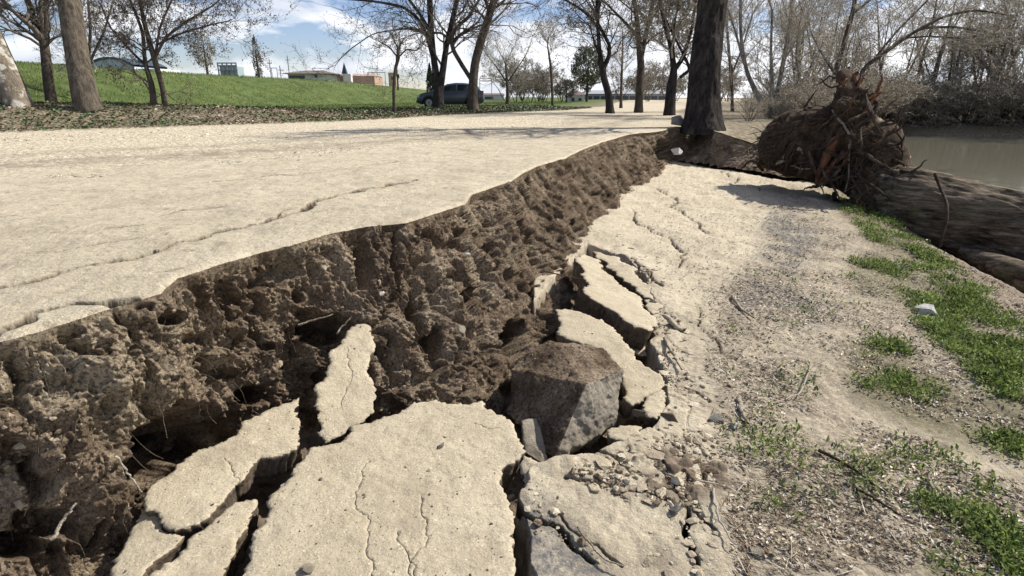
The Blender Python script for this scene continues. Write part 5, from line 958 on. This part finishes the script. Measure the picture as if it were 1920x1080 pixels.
# ---------------------------------------------------------------- sticks lying on the slumped ground
def stick(pts, w, mat, label, zs=None, lift=.008):
    k = []
    for i, (a, b) in enumerate(pts):
        if zs is None: x, y, z = onslump(np.array(float(a)), np.array(float(b)), False); x, y, z = float(x), float(y), float(z) + .015
        else: p = PZ(a, b, zs[i]); x, y, z = float(p[0]), float(p[1]), zs[i]
        k.append((x, y, z + lift, w * math.hypot(x, y, z - CAMZ) / F / 2))
    q = smoothline(k, 14); r = np.random.RandomState(int(pts[0][0])); q[:, :2] += r.normal(0, .003, (14, 2)); T = Tubes(); T.add([tuple(v) for v in q[:, :3]], list(q[:, 3] * np.linspace(1, .5, 14)), 6); return tag(link('stick', T.mesh('stick'), M[mat]), label, 'stick')
stick([(1336, 926), (1342, 965), (1356, 1000), (1376, 1032)], 5, 'twigbrown', 'dark curved stick right of the crack junction near the bottom')
stick([(1530, 850), (1575, 872), (1612, 898), (1655, 930)], 6, 'rootdark', 'long straight dark stick in the litter at the lower right')
stick([(1605, 925), (1640, 945), (1680, 972)], 5, 'rootdark', 'dark stick below the long straight one at the lower right')
stick([(1080, 995), (1105, 1030), (1130, 1058), (1170, 1072)], 5, 'rootpale', 'pale bent stick beside the grey burnt patch at the bottom')
stick([(1385, 752), (1388, 778), (1400, 800)], 9, 'rootpale', 'short pale stick by the hollow in the litter')
stick([(1372, 560), (1388, 585), (1412, 600)], 6, 'rootpale', 'pale stick beside the burnt grey hollow')
stick([(1245, 640), (1262, 672), (1278, 700)], 7, 'rootpale', 'whitish split stick at the right of the bright tilted slab')
stick([(1520, 690), (1500, 745), (1430, 770)], 3, 'twigbrown', 'thin arched twig left of the lower weeds')
stick([(1745, 925), (1738, 905), (1750, 880)], 5, 'rootpale', 'short upright pale twig above the bottom weeds')
stick([(1020, 510), (1060, 520), (1100, 528)], 3, 'rootdark', 'thin root sticking out of the torn bank beside the rim slab', [-.35, -.42, -.45])
stick([(218, 858), (240, 892), (268, 925)], 4, 'rootpale', 'thin pale root hanging to the left corner of the left slab', [-.5, -.6, -.7])
stick([(632, 628), (645, 612), (660, 596)], 4, 'rootpale', 'pale root stub at the top of the narrow leaning slab', [-.5, -.46, -.42])
stick([(560, 612), (590, 602), (625, 592)], 4, 'rootpale', 'thin pale root crossing the dark hollow in the bank', [-.42, -.40, -.38])
stick([(100, 1015), (118, 980), (142, 948)], 6, 'rootpale', 'pale stick embedded in the soil at the lower left', [-.62, -.58, -.54])
# white scrap by the water
M['plastic'] = simple('white_plastic', (.6, .62, .66), (.75, .77, .8), 5, .5)
# rootlets and clods on the torn face
def scarp_detail():
    X, Y, Z, N, PX = SC; r = np.random.RandomState(8); nr, nc = X.shape; n = 20000; i = r.randint(8, nr - 8, n); j = r.randint(150, nc - 60, n); w = np.hypot(X[i, j], Y[i, j]); size = r.lognormal(-5.5, .75, n).clip(.002, .035) * (.7 + .09 * w)
    k = fbm(X[i, j], Y[i, j], Z[i, j], 3, 3, 5) > -.15; i, j, size = i[k], j[k], size[k]
    blobs('soil_clods', X[i, j], Y[i, j], Z[i, j] - size * .3, size, [M['soil'], M['soil'], M['brownclod'], M['soil'], M['brownclod'], M['gravd']], 9, 'crumbs and clods of soil stuck on the torn bank', .8)
    T = Tubes(); rg_ = random.Random(2)
    for _ in range(300):
        a = rg_.randint(10, nr - 60); b = rg_.randint(150, nc - 80); q = Vector((X[a, b], Y[a, b], Z[a, b])); d = Vector(N[a, b]) * .7 + Vector((rg_.gauss(0, .6), rg_.gauss(0, .6), -.5)); d.normalize(); L_ = rg_.uniform(.04, .20) * (.8 + .06 * q.length); pts = []
        for k in range(6): pts.append(tuple(q)); d = (d + Vector((rg_.gauss(0, .25), rg_.gauss(0, .25), -.22))).normalized(); q = q + d * L_ / 5
        w = rg_.uniform(.0008, .0022) * (.8 + .1 * q.length); T.add(pts, [w] * 6, 3)
    tag(link('rootlets', T.mesh('rootlets'), M['rootbrown']), 'fine rootlets hanging out of the torn soil', None, None, 'stuff')
scarp_detail()
# ---------------------------------------------------------------- box helper and parked car
def boxes(name, L_, mat, parent=None, smooth=False):
    V, Q = [], []
    for (x0, y0, z0, x1, y1, z1) in L_:
        b = len(V); V += [(x, y, z) for z in (z0, z1) for y in (y0, y1) for x in (x0, x1)]; Q += [[b + a for a in f] for f in ((0, 2, 3, 1), (4, 5, 7, 6), (0, 1, 5, 4), (2, 6, 7, 3), (0, 4, 6, 2), (1, 3, 7, 5))]
    return link(name, fast(name, V, Q, smooth), mat, parent)
def poly(name, V, Fc, mat, parent=None):
    me = bpy.data.meshes.new(name); me.from_pydata(V, [], Fc); me.update(); return link(name, me, mat, parent)
def plain(name, c, rough=.6, metal=0, spec=.5): m = Mat(name, rough, spec); m.b.inputs['Metallic'].default_value = metal; return m.col(c)
M['paint'] = plain('car_paint_dark_blue', (.07, .085, .11), .28, .3); M['glass'] = plain('car_glass', (.02, .03, .03), .05, 0, .8); M['tyre'] = plain('tyre_rubber', (.015, .015, .016), .85); M['rim'] = plain('alloy_rim', (.22, .23, .24), .35, .8); M['lamp'] = plain('headlight_lens', (.5, .52, .55), .1); M['red'] = plain('tail_light_lens', (.25, .01, .01), .15); M['trim'] = plain('dark_trim', (.02, .02, .022), .6)
def car():
    p = PT(846, 203, 35); z0 = gz(p.x, p.y); root = empty('parked_car', (p.x, p.y, z0), 'dark blue grey hatchback parked on the verge behind the leaning trees', 'car', None, rad(2))
    st = [(-2.04, .36, .60, .62, .66), (-1.96, .27, .68, .70, .78), (-1.75, .22, .80, .83, .83), (-1.45, .2, .87, .91, .86), (-1.1, .2, .92, .97, .87), (-.85, .2, .94, 1.02, .88), (-.45, .2, .95, 1.25, .88), (-.1, .2, .96, 1.40, .88), (.35, .2, .97, 1.46, .88), (.9, .2, .98, 1.45, .88), (1.35, .2, .99, 1.39, .87), (1.7, .22, 1.0, 1.26, .86), (1.93, .26, .98, 1.04, .83), (2.03, .34, .86, .90, .76), (2.06, .42, .7, .72, .66)]
    def sec(x):
        a = np.array(st); return [np.interp(x, a[:, 0], a[:, k]) for k in range(1, 5)]
    def ring(x):
        zl, zb, zr, w = sec(x); g = min(1, max(0, (zr - zb) / .4)); wr = w * (.95 - .19 * g); h = [(0, zl), (w * .8, zl), (w * .97, zl + .1), (w, zl + (zb - zl) * .5), (w * .985, zb - .06), (w * .95, zb), (wr, zb + (zr - zb) * .86), (wr * .85, zr - .01), (0, zr)]
        return h + [(-a, b) for a, b in h[-2:0:-1]]
    xs = np.concatenate([[-2.04, -1.96], np.linspace(-1.85, 1.9, 40), [1.97, 2.03, 2.06]]); V = [(x, a, b) for x in xs for a, b in ring(x)]; k = 16; Q = []
    # round the lower edge up over the wheels
    V = [(x, a, (max(b, math.sqrt(max(0, .36 ** 2 - (x - wx) ** 2)) + .30) if (wx := (-1.28 if x < 0 else 1.28)) and abs(x - wx) < .36 and b < .62 and abs(a) > .1 else b)) for x, a, b in V]
    for i in range(len(xs) - 1): Q += [[i * k + j, i * k + (j + 1) % k, (i + 1) * k + (j + 1) % k, (i + 1) * k + j] for j in range(k)]
    me = bpy.data.meshes.new('body'); me.from_pydata(V, [], Q + [list(range(k))[::-1], [(len(xs) - 1) * k + j for j in range(k)]]); me.update()
    for f in me.polygons: f.use_smooth = True
    link('body', me, M['paint'], root)
    def win(xa, xb, side, nm='side_window'):
        V = []; X_ = np.linspace(xa, xb, 8)
        for x in X_:
            zl, zb, zr, w = sec(x); g = min(1, max(0, (zr - zb) / .4)); wr = w * (.95 - .19 * g); a, b = (w * .95, zb), (wr, zb + (zr - zb) * .86)
            for f in (.08, .9): V.append((x, side * (a[0] + (b[0] - a[0]) * f + .006), a[1] + (b[1] - a[1]) * f))
        poly(nm, V, [[2 * i, 2 * i + 1, 2 * i + 3, 2 * i + 2] for i in range(7)], M['glass'], root)
    for s in (-1, 1): win(-.55, .38, s); win(.46, 1.45, s)
    def endglass(nm, xa, xb):
        V = []
        for x in (xa, xb):
            zl, zb, zr, w = sec(x); V += [(x, -w * .66, zr + .008), (x, w * .66, zr + .008)]
        poly(nm, V, [[0, 1, 3, 2]], M['glass'], root)
    endglass('windshield', -.82, -.14); endglass('rear_window', 1.42, 1.9)
    for wx in (-1.28, 1.28):
        for s in (-1, 1):
            def disc(nm, r0, r1, y0, y1, mat, par, n=28):
                th = [i * 2 * math.pi / n for i in range(n)]; V = []
                for (r_, y_) in ((r0, y0), (r1, y0), (r1, y1), (r0, y1)): V += [(wx + math.cos(a) * r_, y_ * s, .31 + math.sin(a) * r_) for a in th]
                Fc = [[a * n + j, a * n + (j + 1) % n, ((a + 1) % 4) * n + (j + 1) % n, ((a + 1) % 4) * n + j] for a in range(4) for j in range(n)]; return poly(nm, V, Fc, mat, par)
            t_ = disc('wheel', .20, .31, .64, .86, M['tyre'], root); disc('rim', .04, .205, .66, .85, M['rim'], t_)
    for s in (-1, 1):
        boxes('headlight', [(-1.98, s * .66 - .13, .60, -1.80, s * .66 + .13, .73)], M['lamp'], root); boxes('tail_light', [(1.9, s * .70 - .1, .80, 2.03, s * .70 + .1, 1.0)], M['red'], root); boxes('mirror', [(-.60, s * .98 - .09, .95, -.48, s * .98 + .09, 1.07)], M['trim'], root)
        boxes('door_handle', [(.25, s * .875 - .012, .80, .40, s * .875 + .012, .83)], M['trim'], root); boxes('sill', [(-.88, s * .86 - .03, .2, .9, s * .86 + .03, .27)], M['trim'], root)
    boxes('bumper', [(-2.07, -.7, .3, -2.0, .7, .42)], M['trim'], root)
car()
# ---------------------------------------------------------------- far buildings and poles
def W_(px, t): a, b, c = ray(px, 185); return float(a * t), float(b * t)
def zat(py, t): a, b, c = ray(960, py); return float(CAMZ + c * t)
M['wwall'] = simple('white_wall', (.6, .58, .54), (.72, .70, .66), 1); M['pwall'] = simple('salmon_wall', (.42, .27, .20), (.5, .34, .26), 1); M['twall'] = simple('tan_wall', (.42, .32, .21), (.5, .39, .27), 1); M['croof'] = simple('dark_roof', (.13, .10, .095), (.20, .16, .15), 1); M['gwall'] = simple('grey_wall', (.26, .27, .29), (.34, .35, .37), 1); M['dglass'] = plain('dark_window', (.05, .06, .07), .15); M['steel'] = plain('grey_steel', (.24, .26, .28), .5, .4); M['spire'] = plain('dark_spire_metal', (.03, .05, .06), .5); M['teal'] = plain('glazed_canopy', (.30, .38, .40), .3)
def bld(name, label, cat, px0, px1, t, zt, dep, wall, windows=(), roof=None, grp=None, rm='croof', over=.5, zb=-1):
    x0, y = W_(px0, t); x1, _ = W_(px1, t); cx = (x0 + x1) / 2; w = abs(x1 - x0) / 2; root = empty(name, (cx, y, 0), label, cat, grp); boxes('wall', [(-w, 0, zb, w, dep, zt)], M[wall], root)
    if roof:
        k, h, ridge = roof; V = [(-w - over, -over, zt + .02), (w + over, -over, zt + .02), (w + over, dep + over, zt + .02), (-w - over, dep + over, zt + .02), (-w * ridge, dep / 2, zt + h), (w * ridge, dep / 2, zt + h)]; poly('roof', V, [[0, 3, 2, 1], [0, 1, 5, 4], [2, 3, 4, 5], [1, 2, 5], [3, 0, 4]], M[rm], root)
    for (a, b, c, d) in windows: boxes('window', [(a * w, -.04, b, c * w, .02, d)], M['dglass'], root)
    return root
t = 115
b = bld('low_building', 'low building with a wide dark hipped roof seen over the embankment', 'building', 545, 618, t, zat(139, t), 9, 'wwall', [(-.95, zat(150, t), -.15, zat(142, t)), (.35, zat(146, t), .5, zat(141, t))], ('h', zat(131, t) - zat(139, t), .45), over=1.2)
boxes('roof_frame', [(-.2, 4, zat(131, t), -.1, 4.1, zat(126, t)), (3.2, 4, zat(132, t), 3.3, 4.1, zat(124, t)), (-.2, 4, zat(127.5, t), 3.3, 4.1, zat(126.6, t))], M['steel'], b)
t = 125
bld('long_building', 'long low salmon coloured building beside the dark spire', 'building', 618, 705, t, zat(143, t), 8, 'pwall', [(-.1, zat(141, t) - .01, .05, zat(141, t))], ('h', .5, .9), rm='pwall', over=.1)
x, y = W_(651, 122); ch = empty('church_tower', (x, y, 0), 'narrow white tower with a thin dark spire behind the salmon building', 'tower'); boxes('tower_wall', [(-.5, 0, -1, 1.2, 1.4, zat(139, 122))], M['wwall'], ch); zz = zat(139, 122); poly('spire', [(-.75, .1, zz + .01), (.35, .1, zz + .01), (.35, 1.2, zz + .01), (-.75, 1.2, zz + .01), (-.2, .65, zat(117, 122))], [[0, 3, 2, 1], [0, 1, 4], [1, 2, 4], [2, 3, 4], [3, 0, 4]], M['spire'], ch)
bld('tan_tower', 'square tan brick tower behind the thin young tree', 'building', 731, 745, 95, zat(137, 95), 1.4, 'twall', [(-.3, zat(150, 95), .3, zat(144, 95))], ('h', .12, .2), rm='twall', over=.1)
bld('white_house', 'small white house with a shallow roof on the flats beside the grey green tree', 'house', 1068, 1096, 82, zat(178, 82), 4, 'wwall', [(-.75, zat(190, 82), -.35, zat(183, 82)), (.2, zat(189, 82), .6, zat(184, 82))], ('h', .55, .5), over=.3)
bld('warehouse', 'long grey warehouse with a dark band behind the path trees', 'building', 1098, 1262, 150, zat(176, 150), 16, 'gwall', [(-.98 + i * .165, zat(188, 150), -.98 + i * .165 + .13, zat(180, 150)) for i in range(12)], ('h', 1.0, .92), rm='gwall', over=.4)
bld('flat_building', 'pale flat building low on the horizon left of the far fan crowned tree', 'building', 900, 945, 130, zat(178, 130), 8, 'wwall', [(-.6, zat(186, 130), .1, zat(181, 130))], ('h', .4, .9), over=.2)
# greenhouse like frame and masts
def frame(name, label, cat, px0, px1, py0, t, cols, rails, mat='steel', w=.10, grp=None):
    x0, y = W_(px0, t); x1, _ = W_(px1, t); root = empty(name, ((x0 + x1) / 2, y, 0), label, cat, grp); hw = abs(x1 - x0) / 2; zt = zat(py0, t)
    for i in range(cols): xx = -hw + 2 * hw * i / (cols - 1); boxes('post', [(xx - w, -w, -1, xx + w, w, zt)], M[mat], root)
    for r in rails: z = zat(r, t); boxes('rail', [(-hw - w, -w * 1.2, z - w * 1.2, hw + w, w * 1.2, z + w * 1.2)], M[mat], root)
    return root
g = frame('glass_hall', 'teal glazed hall frame on the embankment left of the poplar', 'building', 418, 452, 120, 92, 5, (119.5, 124, 132), w=.08); boxes('glazing', [(-1.4, .3, 0, 1.4, 2.8, zat(125, 92))], M['teal'], g)
frame('gantry', 'thin railway gantry right of the salmon building', 'gantry', 693, 725, 136, 130, 2, (136.5,), w=.06); frame('gantry', 'thin gantry standing just right of the leaning tree by the car', 'gantry', 900, 922, 148, 100, 2, (148, 152), w=.05); frame('gantry', 'thin gantry frame left of the low hipped roof building', 'gantry', 516, 526, 128, 120, 2, (128.5,), w=.05)
for px, top, lb in ((514, 112, 'thin mast left of the low hipped roof building'), (532, 124, 'short thin mast nearest the low hipped roof building'), (548, 106, 'tallest thin mast above the low hipped roof building')):
    t = 118; x, y = W_(px, t); z1 = zat(top, t); r = empty('mast', (x, y, 0), lb, 'mast'); boxes('pole', [(-.07, -.07, -1, .07, .07, z1)], M['steel'], r); boxes('crossbar', [(-.5, -.05, z1 - .9, .5, .05, z1 - .8)], M['steel'], r)
# arched hall roof on the left
def arch():
    t = 78; x0, y = W_(176, t); x1, _ = W_(262, t); hw = (x1 - x0) / 2; zb, zt = zat(126, t), zat(112, t); root = empty('arched_hall', ((x0 + x1) / 2, y, 0), 'hall with a dark arched roof rim behind the embankment', 'building'); n = 20; V = []
    for yy in (0, 8):
        for k in range(n + 1):
            a = -1 + 2 * k / n
            for e in (0, .28): V.append((a * hw * (1 + e * .06), yy, zb + (zt - zb) * (1 - a * a) + e))
    m = 2 * (n + 1); Q = []
    for k in range(n): a = 2 * k; Q += [[a, a + 2, a + 3, a + 1], [m + a, m + a + 1, m + a + 3, m + a + 2], [a + 1, a + 3, m + a + 3, m + a + 1], [a, m + a, m + a + 2, a + 2]]
    poly('roof', V, Q, M['spire'], root); V = [(-1 * hw, .15, -1), (hw, .15, -1)] + [(a * hw, .15, zb + (zt - zb) * (1 - a * a) - .01) for a in np.linspace(1, -1, 15)]; poly('glass_front', V, [list(range(len(V)))], M['teal'], root); boxes('annex', [(-hw - 10, 1, -1, -hw, 6, zat(120, t)), (hw, 1, -1, hw + 3, 6, zat(129, t))], M['wwall'], root)
arch()
